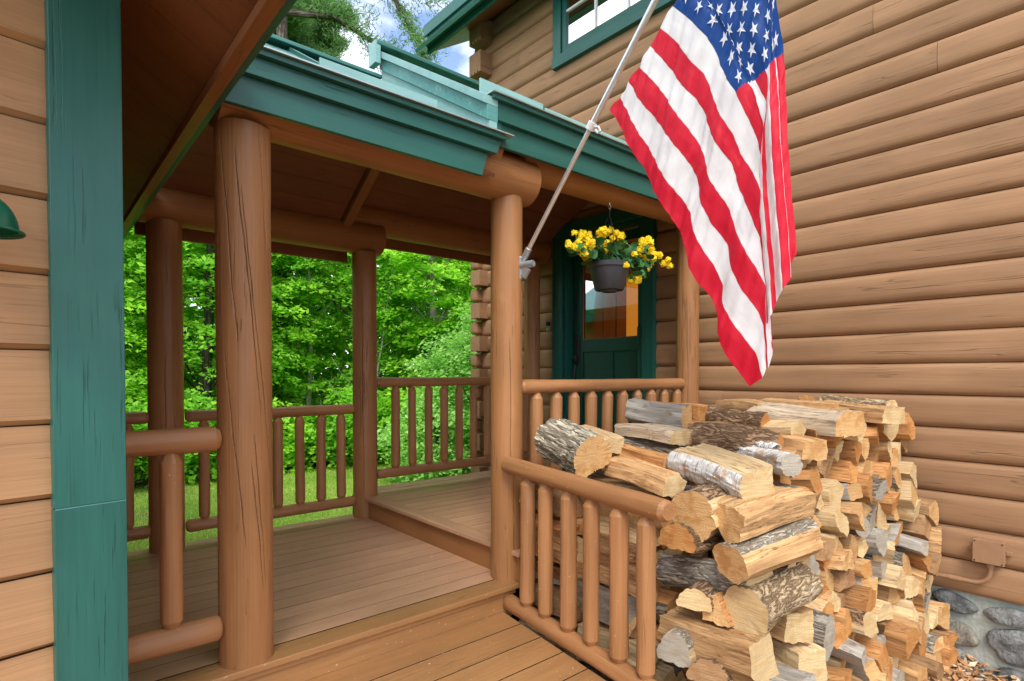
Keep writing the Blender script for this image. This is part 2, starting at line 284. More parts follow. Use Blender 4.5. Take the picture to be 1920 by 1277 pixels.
class MB:
    def __init__(s, org=(0, 0, 0)): s.V = []; s.F = []; s.MI = []; s.G = []; s.org = Vector(org); s.k = 0
    def add(s, vs, fs, gc, mi=0):
        b = len(s.V)
        s.V += [tuple(Vector(v) - s.org) for v in vs]; s.F += [tuple(i + b for i in f) for f in fs]; s.G += [tuple(x) for x in gc]
        s.MI += (mi if isinstance(mi, list) else [mi] * len(fs)); return b
    def box(s, a, b, ax=0, mi=0, sub=1):
        off = random.uniform(0, 90); x0, y0, z0 = a; x1, y1, z1 = b
        vs = [(x0, y0, z0), (x1, y0, z0), (x1, y1, z0), (x0, y1, z0), (x0, y0, z1), (x1, y0, z1), (x1, y1, z1), (x0, y1, z1)]
        fs = [(0, 3, 2, 1), (4, 5, 6, 7), (0, 1, 5, 4), (1, 2, 6, 5), (2, 3, 7, 6), (3, 0, 4, 7)]
        gc = [(v[ax] + off, v[(ax + 1) % 3] + off * .37, v[(ax + 2) % 3]) for v in vs]
        s.add(vs, fs, gc, mi); return s
    def obox(s, c, ux, uy, uz, hx, hy, hz, mi=0):
        """oriented box, centre c, unit axes, half sizes; grain along ux"""
        c = Vector(c); ux, uy, uz = Vector(ux).normalized(), Vector(uy).normalized(), Vector(uz).normalized(); off = random.uniform(0, 90); vs = []; gc = []
        for k in range(8):
            a = hx * (1 if k & 1 else -1); b = hy * (1 if k & 2 else -1); d = hz * (1 if k & 4 else -1)
            vs.append(c + ux * a + uy * b + uz * d); gc.append((a + off, b + off * .3, d))
        fs = [(0, 2, 3, 1), (4, 5, 7, 6), (0, 1, 5, 4), (1, 3, 7, 5), (3, 2, 6, 7), (2, 0, 4, 6)]
        if ux.cross(uy).dot(uz) < 0: fs = [f[::-1] for f in fs]
        s.add(vs, fs, gc, mi); return s
    def rev(s, p0, p1, prof, seg=32, wob=0, cap=True, mi=0, wf=3.0, flat=0):
        """surface of revolution; prof = [(t along 0..L in metres, radius)]"""
        p0 = Vector(p0); p1 = Vector(p1); ax = (p1 - p0).normalized()
        u = ax.orthogonal().normalized() if abs(ax.z) < .9 else Vector((1, 0, 0)); u = (u - ax * u.dot(ax)).normalized(); v = ax.cross(u)
        off = random.uniform(0, 90); vs = []; gc = []; fs = []; n = len(prof)
        for t, r in prof:
            for k in range(seg):
                th = 2 * math.pi * k / seg; cx, cy = math.cos(th), math.sin(th); rr = r
                if wob: rr = r * (1 + wob * noise.noise(Vector((cx * 1.2 + off, cy * 1.2, t * wf))) + wob * .5 * noise.noise(Vector((cx * 3 + off, cy * 3, t * wf * 3))))
                a, b = cx * rr, cy * rr
                vs.append(p0 + ax * t + u * a + v * b); gc.append((t + off, a, b))
        for i in range(n - 1):
            for k in range(seg):
                k2 = (k + 1) % seg; fs.append((i * seg + k, i * seg + k2, (i + 1) * seg + k2, (i + 1) * seg + k))
        if cap:
            fs.append(tuple(range(seg))[::-1]); fs.append(tuple((n - 1) * seg + k for k in range(seg)))
        s.add(vs, fs, gc, mi); return s
    def log(s, p0, p1, r0, r1=None, ends='flat', wob=.03, seg=36, ch=None, mi=0, step=.08):
        L_ = (Vector(p1) - Vector(p0)).length; r1 = r1 or r0; n = max(2, int(L_ / step)); P = []
        c = ch if ch is not None else min(r0, r1) * .35
        rad = lambda t: r0 + (r1 - r0) * t / L_
        if ends == 'flat': P.append((0, rad(0) * .985)); lo, hi = .004, L_ - .004
        elif ends == 'cham': P.append((0, rad(0) * .72)); lo, hi = c, L_ - c
        elif ends == 'point': P += [(0, rad(0) * .45)]; lo, hi = c, L_ - c
        for i in range(n + 1):
            t = lo + (hi - lo) * i / n; P.append((t, rad(t)))
        P.append((L_, rad(L_) * {'flat': .985, 'cham': .72, 'point': .45}[ends]))
        return s.rev(p0, p1, P, seg, wob, True, mi)
    def tube(s, pts, r, seg=10, mi=0, cap=True):
        pts = [Vector(p) for p in pts]; vs = []; gc = []; fs = []; n = len(pts); u = None; acc = 0
        for i, p in enumerate(pts):
            d = (pts[min(i + 1, n - 1)] - pts[max(i - 1, 0)]).normalized()
            u = d.orthogonal().normalized() if u is None else (u - d * u.dot(d)).normalized(); v = d.cross(u)
            if i: acc += (p - pts[i - 1]).length
            rr = r[i] if isinstance(r, (list, tuple)) else r
            for k in range(seg):
                th = 2 * math.pi * k / seg; vs.append(p + u * math.cos(th) * rr + v * math.sin(th) * rr); gc.append((acc, math.cos(th) * rr, math.sin(th) * rr))
        for i in range(n - 1):
            for k in range(seg):
                k2 = (k + 1) % seg; fs.append((i * seg + k, i * seg + k2, (i + 1) * seg + k2, (i + 1) * seg + k))
        if cap: fs.append(tuple(range(seg))[::-1]); fs.append(tuple((n - 1) * seg + k for k in range(seg)))
        s.add(vs, fs, gc, mi); return s
    def obj(s, name, mats, parent=None, smooth=30, bevel=0):
        return build(name, s.V, s.F, mats, s.MI, s.G, parent, (0, 0, 0) if parent else s.org, smooth, bevel)

random.seed(4)
# ------------------------------------------------------------------ ground
def sheet(name, x0, y0, x1, y1, z, m, nx=1):
    o = build(name, [(x0, y0, 0), (x1, y0, 0), (x1, y1, 0), (x0, y1, 0)], [(0, 1, 2, 3)], m, loc=(0, 0, z), smooth=0); setp(o, kind='structure'); return o
setp(sheet('ground', -250, -250, 300, 300, -.64, M['floor']), 'dark leaf littered forest ground around the house', kind='structure')
setp(sheet('lawn', -8, 4.0, 14, 10.6, -.60, M['lawn']), 'sunny patchy lawn behind the porch')
setp(sheet('soil', 1.2, -3, 4.34, 4.6, -.62, M['soil']), 'bare brown soil beneath the woodpile')

# ------------------------------------------------------------------ log siding
def siding(name, parent, org, o, ux, nrm, length, z0, z1, s, phase, m, bulge=.042, p=(3.0, .6), holes=(), joints=(), lap=False):
    """half-log courses on a wall: o origin at base, ux along wall, nrm outward"""
    mb = MB(org); o = Vector(o); ux = Vector(ux).normalized(); nrm = Vector(nrm).normalized()
    z = math.floor((z0 - phase) / s) * s + phase; course = 0
    NP = 14
    while z < z1 - 1e-6:
        a0, a1 = max(z, z0), min(z + s, z1)
        if a1 - a0 > .02:
            cut = sorted([(h[0], h[1]) for h in holes if h[2] < (a0 + a1) / 2 < h[3]]); segs = []; cur = 0
            for h0, h1 in cut:
                if h0 > cur: segs.append((cur, h0))
                cur = h1
            if cur < length: segs.append((cur, length))
            js = [j[0] for j in joints if abs(j[1] - (z + s / 2)) < s / 2]
            out_ = []
            for s0, s1 in segs:
                c0 = s0
                for j in sorted(js):
                    if c0 < j < s1: out_.append((c0, j - .0012)); c0 = j + .0012
                out_.append((c0, s1))
            for s0, s1 in out_:
                n = max(2, int((s1 - s0) / .12)); off = random.uniform(0, 90); vs = []; gc = []; fs = []; bu = bulge * random.uniform(.9, 1.08)
                for i in range(n + 1):
                    x = s0 + (s1 - s0) * i / n
                    for k in range(NP + 1):
                        q = k / NP; zz = z + .0015 + (s - .003) * q
                        zz = min(max(zz, z0), z1)
                        if lap: d = bu * (.25 + .75 * (1 - q ** 1.6)) if q > .06 else bu * (q / .06) ** .5
                        else: d = bu * max(0, 1 - abs(2 * q - 1) ** p[0]) ** p[1]
                        d += .0022 * noise.noise(Vector((x * 1.3 + off, zz * 9, course))) + .0012 * noise.noise(Vector((x * 5 + off, zz * 30, course)))
                        if 0 < k < NP: zz += .0015 * noise.noise(Vector((x * 2 + off, 3, course)))
                        P = o + ux * x + nrm * d; vs.append((P.x, P.y, zz)); gc.append((x + off, zz * 1.0, d))
                for i in range(n):
                    for k in range(NP):
                        a = i * (NP + 1) + k; fs.append((a, a + NP + 1, a + NP + 2, a + 1))
                b0 = len(vs)
                # closed ends
                for e, i in ((0, 0), (1, n)):
                    base = len(vs)
                    for k in (0, NP):
                        v = vs[i * (NP + 1) + k]; x = s0 if e == 0 else s1; P = o + ux * x - nrm * .05; vs.append((P.x, P.y, v[2])); gc.append((x + off, v[2], 0))
                    ring = [i * (NP + 1) + k for k in range(NP + 1)] + [base + 1, base]
                    fs.append(tuple(ring if e == 0 else ring[::-1]))
                if ux.cross(Vector((0, 0, 1))).dot(nrm) < 0: fs = [f[::-1] for f in fs]
                mb.add(vs, fs, gc, 0)
        z += s; course += 1
    return mb.obj(name, [m], parent, 50)

# ---- right house -------------------------------------------------
XW = 4.33
house = thing('log_house', 'two storey brown log sided house wall with green trim on the right', 'house', (XW, 2, -.62))
HO = (XW, 2, -.62)
# wall runs from y=6.0 towards -y ; x coordinate along wall t = 5.75 - y
T = lambda y: 5.75 - y
holes = [(T(4.25), T(3.13), .1, 2.72), (T(4.20), T(1.55), 4.48, 6.4)]
jn = [(T(.992), 3.175), (T(1.347), 3.6), (T(2.4), .9), (T(4.9), 4.7)]
siding('wall', house, HO, (XW, 5.75, 0), (0, -1, 0), (-1, 0, 0), 8.6, -.128, 6.3, .2, .072, M['siding'], .032, (4.2, .62), holes, jn)
mb = MB(HO); mb.box((XW + .03, -2.8, -.128), (XW + .12, 3.13, 6.3)).box((XW + .03, 4.25, -.128), (XW + .12, 5.7, 6.3)).box((XW + .03, 3.13, 2.72), (XW + .12, 4.25, 6.3)).box((XW + .03, 3.13, -.128), (XW + .12, 4.25, .17)); mb.box((XW + .12, 5.55, -.128), (9.5, 5.7, 6.3))
mb.obj('backing_wall', [M['gap']], house)
# corner log ends: butts of the crossing wall
z = .072 - .2; k = 0
while z < 4.6:
    mb = MB(HO)
    if k % 2 == 0:     # butt end facing -x
        mb.box((XW - .15, 5.50, z + .012), (XW - .0, 5.68, z + .196), 0)
        for q in (5.54, 5.59, 5.64): mb.box((XW - .152, q - .006, z + .0125), (XW - .149, q + .006, z + .022), 0, 1)
    else:
        mb.box((XW - .125, 5.60, z + .022), (XW, 5.74, z + .178), 1)
    mb.obj('log_end', [M['siding'], M['gap']], house, 30, .008 if k % 2 == 0 else .035); z += .2; k += 1
for z0, z1 in ((4.79, 5.04), (5.16, 5.43)):
    mb = MB(HO); mb.box((XW - .21, 5.40, z0), (XW, 5.62, z1), 0)
    for q in (5.45, 5.51, 5.57): mb.box((XW - .212, q - .008, z0 - .001), (XW - .209, q + .008, z0 + .02), 0, 1)
    mb.obj('log_end', [M['siding'], M['gap']], house, 30, .01)
# foundation
mb = MB(HO); n = 60
mb.box((XW + .02, -2.8, -.75), (XW + .3, 5.7, -.13)); fnd = mb.obj('foundation', [M['mortar']], house)
def pebble(name, parent, org, c, ry, rz, tilt, m, depth=.05, seed=0):
    V = []; F = []; nu, nv = 28, 12; c = Vector(c) - Vector(org)
    for j in range(nv + 1):
        ph = math.pi / 2 * j / nv
        for i in range(nu):
            th = 2 * math.pi * i / nu; rr = math.sin(ph) ** .75; a = math.cos(th) * rr; b = math.sin(th) * rr
            nn = 1 + .30 * noise.noise(Vector((math.cos(th) * .9 + seed * 7.1, math.sin(th) * .9, seed)))
            a *= ry * nn; b *= rz * nn; x = -depth * max(0, math.cos(ph)) ** .5 + .016 * noise.noise(Vector((a * 14, b * 14, seed + 3))) + .004 * noise.noise(Vector((a * 50, b * 50, seed + 3)))
            V.append((c.x + x, c.y + a * math.cos(tilt) - b * math.sin(tilt), c.z + a * math.sin(tilt) + b * math.cos(tilt)))
    for j in range(nv):
        for i in range(nu): F.append((j * nu + i, (j + 1) * nu + i, (j + 1) * nu + (i + 1) % nu, j * nu + (i + 1) % nu))
    return build(name, V, F, m, GC=V, parent=parent, smooth=60)
ST = [(.875, -.205, .115, .055, .25, 'B'), (.625, -.215, .115, .055, -.12, 'A'), (.87, -.385, .125, .078, .3, 'C'), (.60, -.385, .12, .11, 0, 'A'), (1.06, -.19, .07, .04, .1, 'C'), (.86, -.55, .13, .06, .2, 'A'), (.60, -.57, .10, .06, 0, 'B'), (1.08, -.36, .08, .09, 0, 'A'),
      (.34, -.24, .12, .08, .1, 'C'), (.33, -.46, .12, .1, 0, 'B'), (.05, -.3, .13, .1, 0, 'A'), (1.28, -.25, .1, .08, 0, 'B'), (1.3, -.48, .12, .09, 0, 'A'), (1.08, -.56, .08, .06, 0, 'C')]
for i, (y, z, a, b, t, k) in enumerate(ST): pebble('stone', fnd, HO, (XW + .025, y, z), a, b, t, M['stone' + k], .05, i)

def casing(nm, org, x, y0, y1, z0, z1, wid, th, m, parent, sill=None, bot=True):
    mb = MB(org); mb.box((x, y0, z0), (x + th, y0 + wid, z1), 2); mb.box((x, y1 - wid, z0), (x + th, y1, z1), 2)
    mb.box((x - .003, y0 - .01, z1), (x + th, y1 + .01, z1 + wid), 1)
    if bot: mb.box((x - .003, y0 - .01, z0 - wid), (x + th, y1 + .01, z0), 1)
    return mb.obj(nm, [m], parent, 30, .003)
# upper window (part of the house)
win = casing('window', HO, XW - .085, 1.60, 4.315, 4.52, 6.0, .115, .11, M['green_cas'], house)
mb = MB(HO); x = XW - .068
for y0, y1 in ((1.72, 2.85), (2.95, 4.19)):
    mb.box((x, y0, 4.525), (x + .05, y0 + .05, 6.0), 2).box((x, y1 - .05, 4.525), (x + .05, y1, 6.0), 2).box((x, y0 + .05, 4.525), (x + .05, y1 - .05, 4.585), 1)
mb.box((x - .004, 2.85, 4.525), (x + .05, 2.95, 6.0), 2)
mb.obj('sash', [M['green_cas']], win, 30, .003)
mb = MB(HO); mb.add([(XW - .045, 1.73, 4.55), (XW - .045, 1.73, 5.98), (XW - .045, 4.18, 5.98), (XW - .045, 4.18, 4.55)], [(0, 3, 2, 1)][::1], [(0, 0, 0)] * 4); mb.obj('pane', [M['glass']], win, 0)
mb = MB(HO)
for y in (3.35, 3.75, 2.1, 2.5): mb.box((XW - .058, y - .011, 4.56), (XW - .046, y + .011, 6.0), 2)
mb.box((XW - .059, 1.73, 4.93), (XW - .0465, 4.18, 4.952), 1); mb.obj('muntin', [M['whiteplastic']], win, 0)
mb = MB(HO)
for i in range(60):   # pleated curtain
    y = 1.75 + i * .0405; mb.box((XW + .0 + (i % 2) * .012, y, 4.5), (XW + .007 + (i % 2) * .012, y + .0405, 6.0))
mb.obj('curtain', [M['curtain']], win, 0)
# upper roof overhang
mb = MB(HO)
mb.box((3.86, -3.0, 5.20), (3.89, 6.15, 5.48), 1); mb.box((3.83, -3.0, 5.42), (3.858, 6.19, 5.56), 1)
mb.obj('fascia', [M['green']], house, 30, .003)
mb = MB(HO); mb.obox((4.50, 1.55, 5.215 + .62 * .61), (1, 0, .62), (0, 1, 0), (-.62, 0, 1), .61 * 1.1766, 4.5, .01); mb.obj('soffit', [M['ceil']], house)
mb = MB(HO); mb.obox((4.9, 1.6, 5.95), (1, 0, .62), (0, 1, 0), (-.62, 0, 1), 1.35, 4.65, .02); mb.obj('roof', [M['metalroof']], house)

# ---- entry door --------------------------------------------------
dr = casing('door', HO, XW - .075, 3.045, 4.325, .18, 2.635, .125, .14, M['green_cas'], house, bot=False); dr['label'] = 'dark green half glazed door in green casing'
mb = MB(HO); mb.box((XW - .03, 3.172, .18), (XW + .14, 3.20, 2.633), 2).box((XW - .03, 4.17, .18), (XW + .14, 4.198, 2.633), 2).box((XW - .03, 3.2, 2.60), (XW + .14, 4.17, 2.633), 1); mb.obj('jamb', [M['green_cas']], dr, 30, .002)
xd = XW + .075
mb = MB(HO)   # leaf: stiles and rails around the glass
mb.box((xd, 3.215, .2), (xd + .045, 3.325, 2.59), 2).box((xd, 4.03, .2), (xd + .045, 4.155, 2.59), 2)
mb.box((xd + .001, 3.325, 1.43), (xd + .046, 4.03, 1.56), 1).box((xd + .001, 3.325, 2.49), (xd + .046, 4.03, 2.589), 1).box((xd + .001, 3.325, .2), (xd + .046, 4.03, .42), 1)
mb.box((xd + .002, 3.63, .42), (xd + .044, 3.74, 1.43), 2); mb.box((xd + .018, 3.325, .42), (xd + .03, 3.63, 1.43), 2).box((xd + .018, 3.74, .42), (xd + .03, 4.03, 1.43), 2)
leaf = mb.obj('door_leaf', [M['green_dark']], dr, 30, .003)
mb = MB(HO); mb.add([(xd + .02, 3.325, 1.56), (xd + .02, 3.325, 2.49), (xd + .02, 4.03, 2.49), (xd + .02, 4.03, 1.56)], [(0, 3, 2, 1)], [(0, 0, 0)] * 4); mb.obj('door_glass', [M['glassdoor']], leaf, 0)
mb = MB(HO); mb.box((xd + .006, 4.015, 1.56), (xd + .012, 4.029, 2.49), 2).box((xd + .006, 3.325, 1.56), (xd + .012, 4.015, 1.568), 1); mb.obj('glass_bead', [M['interior']], leaf, 0)
mb = MB(HO); mb.box((xd - .012, 4.06, 1.30), (xd - .001, 4.125, 1.62)).box((xd - .05, 4.075, 1.34), (xd - .012, 4.11, 1.39)); mb.tube([(xd - .045, 4.09, 1.1), (xd - .06, 4.09, 1.2), (xd - .045, 4.09, 1.3)], .012)
mb.obj('door_lock', [M['black']], leaf, 30, .003)
mb = MB(HO); mb.box((XW - .02, 3.205, .2), (XW + .02, 3.255, 2.59), 2); sf = mb.obj('storm_door_edge', [M['green_cas']], dr, 30, .003)
mb = MB(HO); mb.tube([(XW - .02, 3.235, 1.47), (XW - .045, 3.235, 1.49), (XW - .045, 3.235, 1.63), (XW - .02, 3.235, 1.65)], .007, 8); mb.obj('door_handle', [M['green_dark']], sf)
# room behind the door
mb = MB(HO); mb.box((6.2, 2.2, .1), (6.3, 5.4, 3.0), 2).box((4.6, 2.1, .1), (6.3, 2.2, 3.0), 0).box((4.6, 5.4, .1), (6.3, 5.5, 3.0), 0).box((4.46, 2.1, .05), (6.3, 5.5, .1), 0).box((4.46, 2.1, 3.0), (6.3, 5.5, 3.05), 0)
for i in range(14): mb.box((6.14, 2.25 + i * .23, .1), (6.199, 2.25 + i * .23 + .21, 3.0), 2)
mb.obj('room', [M['interior']], house)
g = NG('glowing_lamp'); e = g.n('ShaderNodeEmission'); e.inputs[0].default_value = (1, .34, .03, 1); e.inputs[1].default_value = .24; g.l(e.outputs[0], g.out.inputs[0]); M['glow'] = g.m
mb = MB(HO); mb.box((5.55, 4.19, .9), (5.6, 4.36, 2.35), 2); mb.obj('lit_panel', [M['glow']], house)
ld = bpy.data.lights.new('room_lamp', 'POINT'); ld.energy = 3.5; ld.color = (1, .55, .25); ld.shadow_soft_size = .15; lo = bpy.data.objects.new('room_lamp', ld); COL.objects.link(lo); lo.location = (5.3, 4.9, 2.3)

# doorbell on the wall by the door
t = thing('doorbell', 'small silver and black doorbell left of the green door', 'doorbell', (XW - .05, 4.40, 1.69))
mb = MB(); mb.box((-.022, -.022, -.03), (0, .022, .03)); mb.obj('plate', [M['nickel']], t, 30, .003)
mb = MB(); mb.box((-.024, -.021, .031), (0, .021, .075)); mb.obj('lens_cover', [M['black']], t, 30, .003)
mb = MB(); mb.rev((-.021, 0, -.002), (-.027, 0, -.002), [(0, .012), (.006, .011)], 20); mb.obj('button', [M['whiteplastic']], t)

# junction box and conduit
t = thing('junction_box', 'brown electrical junction box with curved conduit on the log siding', 'junction box', (XW - .06, .70, .17))
mb = MB(); mb.box((-.045, -.07, -.065), (.03, .07, .065)); mb.obj('box', [M['brownmetal']], t, 30, .004)
mb = MB(); mb.box((-.052, -.073, -.068), (-.0455, .073, .068)); cv = mb.obj('cover', [M['brownmetal']], t, 30, .004)
mb = MB()
for y in (-.062, .062):
    for z in (-.057, .057): mb.rev((-.052, y, z), (-.055, y, z), [(0, .004), (.003, .0035)], 10)
mb.obj('screw', [M['gap']], cv)
mb = MB(); mb.box((.0, -.1, -.012), (.02, -.07, .012)).box((.0, .07, -.012), (.02, .1, .012)); mb.obj('lug', [M['brownmetal']], t, 30, .003)
pts = [(-.01, -.005, -.066), (-.01, -.005, -.12)] + [(-.01, .075 - .08 * math.cos(a), -.12 - .08 * math.sin(a)) for a in [R(x) for x in range(10, 91, 16)]] + [(-.01, .16, -.202), (-.01, .36, -.205)]
mb = MB(); mb.tube(pts, .0135, 14); mb.rev((-.01, .13, -.201), (-.01, .19, -.203), [(0, .017), (.06, .017)], 16); mb.rev((-.01, .31, -.205), (-.01, .335, -.205), [(0, .02), (.025, .02)], 12); mb.rev((-.01, -.005, -.066), (-.01, -.005, -.095), [(0, .019), (.029, .019)], 12)
mb.obj('conduit', [M['brownmetal']], t)

# ---- left cabin ---------------------------------------------------
LO = (.21, 1.99, -.62); lc = thing('cabin', 'near brown log sided wall with teal corner board on the left', 'cabin', LO)
lw = Vector((.988, .157, 0)); ln = Vector((.157, -.988, 0)); c0 = Vector((.211, 1.991, 0))
siding('wall', lc, LO, c0 - lw * 3.0 - ln * .012, lw, ln, 2.86, -.62, 3.9, .2, .065, M['siding_l'], .020, (3, .6), (), (), True)
mb = MB(LO); ctr = c0 - lw * .0825 + ln * .014
for z0, z1 in ((-.62, .838), (.8405, 3.2)):
    mb.obox((ctr.x, ctr.y, (z0 + z1) / 2), (0, 0, 1), lw, ln, (z1 - z0) / 2, .083, .019)
mb.obj('corner_board', [M['green']], lc, 30, .003)
mb = MB(LO); cc = ctr + ln * .0185; mb.obox((cc.x, cc.y, .8392), lw, ln, (0, 0, 1), .081, .0012, .0016); mb.obj('caulk_joint', [M['green_old_lit']], lc, 0)
mb = MB(LO); mb.obox(c0 - lw * 1.55 - ln * .12 + Vector((0, 0, 1.6)), lw, ln, (0, 0, 1), 1.5, .05, 2.2); mb.box((.10, 2.04, -.62), (.20, 8.0, 2.6), 1); mb.obj('backing_wall', [M['trim_brown']], lc)
# roof with soffit (pitch .62), eave at x=.55
mb = MB(LO); ss = math.sqrt(1 + .62 ** 2); yy = .9; w_ = .205
for i in range(36):
    y0 = .7 + i * w_; cx = -.725; cz = 2.222 + .62 * (.55 - cx)
    mb.obox((cx, y0 + w_ / 2, cz + .012), (1 / ss, 0, -.62 / ss), (0, 1, 0), (.62 / ss, 0, 1 / ss), 1.27 * ss, w_ / 2 - .0015, .009)
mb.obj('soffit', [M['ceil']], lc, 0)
mb = MB(LO); mb.obox((-.725, 4.4, 2.242 + .62 * 1.275 + .15), (1 / ss, 0, -.62 / ss), (0, 1, 0), (.62 / ss, 0, 1 / ss), 1.30 * ss, 3.72, .08); mb.obj('roof', [M['metalroof']], lc)
mb = MB(LO); mb.box((.503, .7, 2.205), (.545, 8.1, 2.243), 1); mb.obj('eave_trim', [M['trim_brown']], lc, 30, .003)
mb = MB(LO); mb.box((.547, .68, 2.215), (.572, 8.1, 2.44), 1); mb.obj('fascia', [M['green']], lc, 30, .003)

# wall lamp
lp = c0 - lw * .325; t = thing('wall_lamp', 'green dome wall lamp on the near cabin wall at the left edge', 'lamp', (lp.x + ln.x * .17, lp.y + ln.y * .17, 1.525))
P = [(0, .085)] + [(.002, .088), (.006, .086)] + [(.008 + .085 * math.sin(a), .074 * math.cos(a) + .002) for a in [R(x) for x in range(0, 86, 8)]]
mb = MB(); mb.rev((0, 0, 0), (0, 0, 1), P, 48, cap=False); mb.obj('lamp_shade', [M['greenmetal']], t, 45)
mb = MB(); mb.tube([(0, 0, .08), (0, 0, .15), (-ln.x * .05, -ln.y * .05, .18), (-ln.x * .15, -ln.y * .15, .16)], .011, 12); mb.obj('arm', [M['greenmetal']], t)
mb = MB(); mb.rev((0, 0, .01), (0, 0, .07), [(0, .012), (.02, .028), (.045, .026), (.06, .014)], 20); mb.obj('bulb', [M['whiteplastic']], t)

# ------------------------------------------------------------------ decks
def clipx(y): return 2.045 - .14 * (2.45 - y)
dk = thing('porch_deck', 'brown stained wooden porch floor of three levels with steps', 'deck', (1.2, 3, -.6)); DO = (1.2, 3, -.6)
mb = MB(DO); y = 2.475
while y > -1.2:
    y0 = y - .178; off = random.uniform(0, 50); xa, xb, xc = -2.6, clipx(y0), clipx(y)
    vs = [(xa, y0, -.19), (xb, y0, -.19), (xc, y, -.19), (xa, y, -.19), (xa, y0, -.15), (xb, y0, -.15), (xc, y, -.15), (xa, y, -.15)]
    mb.add(vs, [(0, 3, 2, 1), (4, 5, 6, 7), (0, 1, 5, 4), (1, 2, 6, 5), (2, 3, 7, 6), (3, 0, 4, 7)], [(v[0] + off, v[1] + off, v[2]) for v in vs], [0, 0, 1, 0, 1, 0]); y -= .184
mb.obj('lower_floor', [M['decklow'], M['gap']], dk, 0)
mb = MB(DO); mb.box((-2.6, -1.2, -.30), (1.86, 2.47, -.2)); mb.obj('lower_joist', [M['gap']], dk)
mb = MB(DO); mb.box((.20, 2.478, -.19), (2.13, 2.51, -.033), 0); mb.box((.20, 2.468, -.06), (2.135, 2.4775, -.035), 0); mb.obj('lower_riser', [M['decklow']], dk, 30, .002)
def floorboards(nm, x0, x1, y0, y1, z, w_, m):
    mb = MB(DO); y = y0
    while y < y1 - .01:
        ye = min(y + w_, y1); mb.box((x0, y + .0015, z - .025), (x1, ye - .0015, z + random.uniform(-.0006, .0006)), 0, [0, 0, 1, 0, 1, 0]); y += w_
    o = mb.obj(nm, [m, M['gap']], dk, 0); return o
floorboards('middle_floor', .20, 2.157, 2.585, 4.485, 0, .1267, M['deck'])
mb = MB(DO); mb.box((.20, 2.445, -.03), (2.15, 2.583, 0), 0); mb.obj('middle_nosing', [M['decklow']], dk, 30, .005)
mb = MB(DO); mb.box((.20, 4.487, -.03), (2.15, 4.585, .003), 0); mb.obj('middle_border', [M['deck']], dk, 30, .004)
mb = MB(DO); mb.box((.20, 2.52, -.034), (2.16, 4.57, -.028)).box((.2, 4.55, -.3), (2.16, 4.57, -.034)).box((2.17, 2.5, -.3), (4.3, 4.7, .145)); mb.obj('floor_frame', [M['gap']], dk)
mb = MB(DO); mb.box((2.158, 2.46, -.02), (2.168, 4.6, .148), 1); mb.obj('upper_riser', [M['beam']], dk, 30, .001)
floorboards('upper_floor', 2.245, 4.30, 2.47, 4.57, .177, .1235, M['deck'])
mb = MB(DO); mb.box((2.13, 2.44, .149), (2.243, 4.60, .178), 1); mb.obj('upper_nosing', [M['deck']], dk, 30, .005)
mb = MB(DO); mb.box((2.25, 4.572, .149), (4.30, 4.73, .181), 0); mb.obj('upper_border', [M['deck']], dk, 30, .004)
mb = MB(DO); mb.box((2.245, 2.44, -.05), (4.3, 2.469, .145), 0).box((2.235, 2.41, .149), (4.3, 2.468, .179), 0); mb.obj('upper_apron', [M['decklow']], dk, 30, .004)

# ------------------------------------------------------------------ posts
G = 'log posts holding up the porch roof'
def post_mesh(r, h, seed, nck):
    """peeled log with bulges, knots and open drying checks"""
    rs = random.Random(seed); seg, n = (440 if nck > 15 else 260), 110; off = rs.uniform(0, 90); cks = []
    for _ in range(nck):
        z0 = rs.uniform(0, h * .7); cks.append((rs.uniform(0, 6.28), rs.uniform(-1.05, -.55) if nck > 15 else rs.uniform(-.25, .15), z0, min(h, z0 + rs.uniform(.35, 1.5)), rs.uniform(.010, .019), rs.uniform(0, 50)))
    kn = [(rs.uniform(0, 6.28), rs.uniform(.1, h - .1), rs.uniform(.02, .035)) for _ in range(9)]
    V = []; GC = []; F = []; CK = []
    for i in range(n + 1):
        z = h * i / n; ring = []
        for (a0, sl, z0, z1, wd, o_) in cks:
            if z0 < z < z1:
                f = (z - z0) / (z1 - z0); ring.append(((a0 + sl * (z - z0) + .07 * noise.noise(Vector((z * 3, o_, 0))) + .02 * noise.noise(Vector((z * 14, o_, 3)))) % (2 * math.pi), max(.011 if nck > 15 else .014, wd * math.sin(math.pi * f) ** .5 * (1 + .5 * noise.noise(Vector((z * 9, o_, 7))))), min(1, 4 * math.sin(math.pi * f))))
        for k in range(seg):
            th = 2 * math.pi * k / seg; c, s_ = math.cos(th), math.sin(th)
            d = .022 * noise.noise(Vector((c * 1.1 + off, s_ * 1.1, z * 1.4))) + .010 * noise.noise(Vector((c * 3 + off, s_ * 3, z * 3))) + .004 * noise.noise(Vector((c * 14 + off, s_ * 14, z * 2))); rr = r * (1 + d); bad = 0.0
            for (ka, kz, kr) in kn:
                da = (th - ka + math.pi) % (2 * math.pi) - math.pi; q = ((da * r) ** 2 + ((z - kz) * .8) ** 2) / kr ** 2
                if q < 4: rr += .0035 * math.exp(-q) - .002 * math.exp(-q * 8)
            for (ac, w_, en) in ring:
                da = abs((th - ac + math.pi) % (2 * math.pi) - math.pi)
                if da < w_ * 1.3: rr -= .006 * (1 - da / (w_ * 1.3)); bad = max(bad, min(1, 1.8 * (1 - da / (w_ * 1.3))) * en)
            V.append((c * rr, s_ * rr, z)); GC.append((z + off, c * r, s_ * r)); CK.append(bad)
    for i in range(n):
        for k in range(seg): k2 = (k + 1) % seg; F.append((i * seg + k, i * seg + k2, (i + 1) * seg + k2, (i + 1) * seg + k))
    F.append(tuple(range(seg))[::-1]); F.append(tuple(n * seg + k for k in range(seg))); m = MB(); m.add(V, F, GC); return m, CK
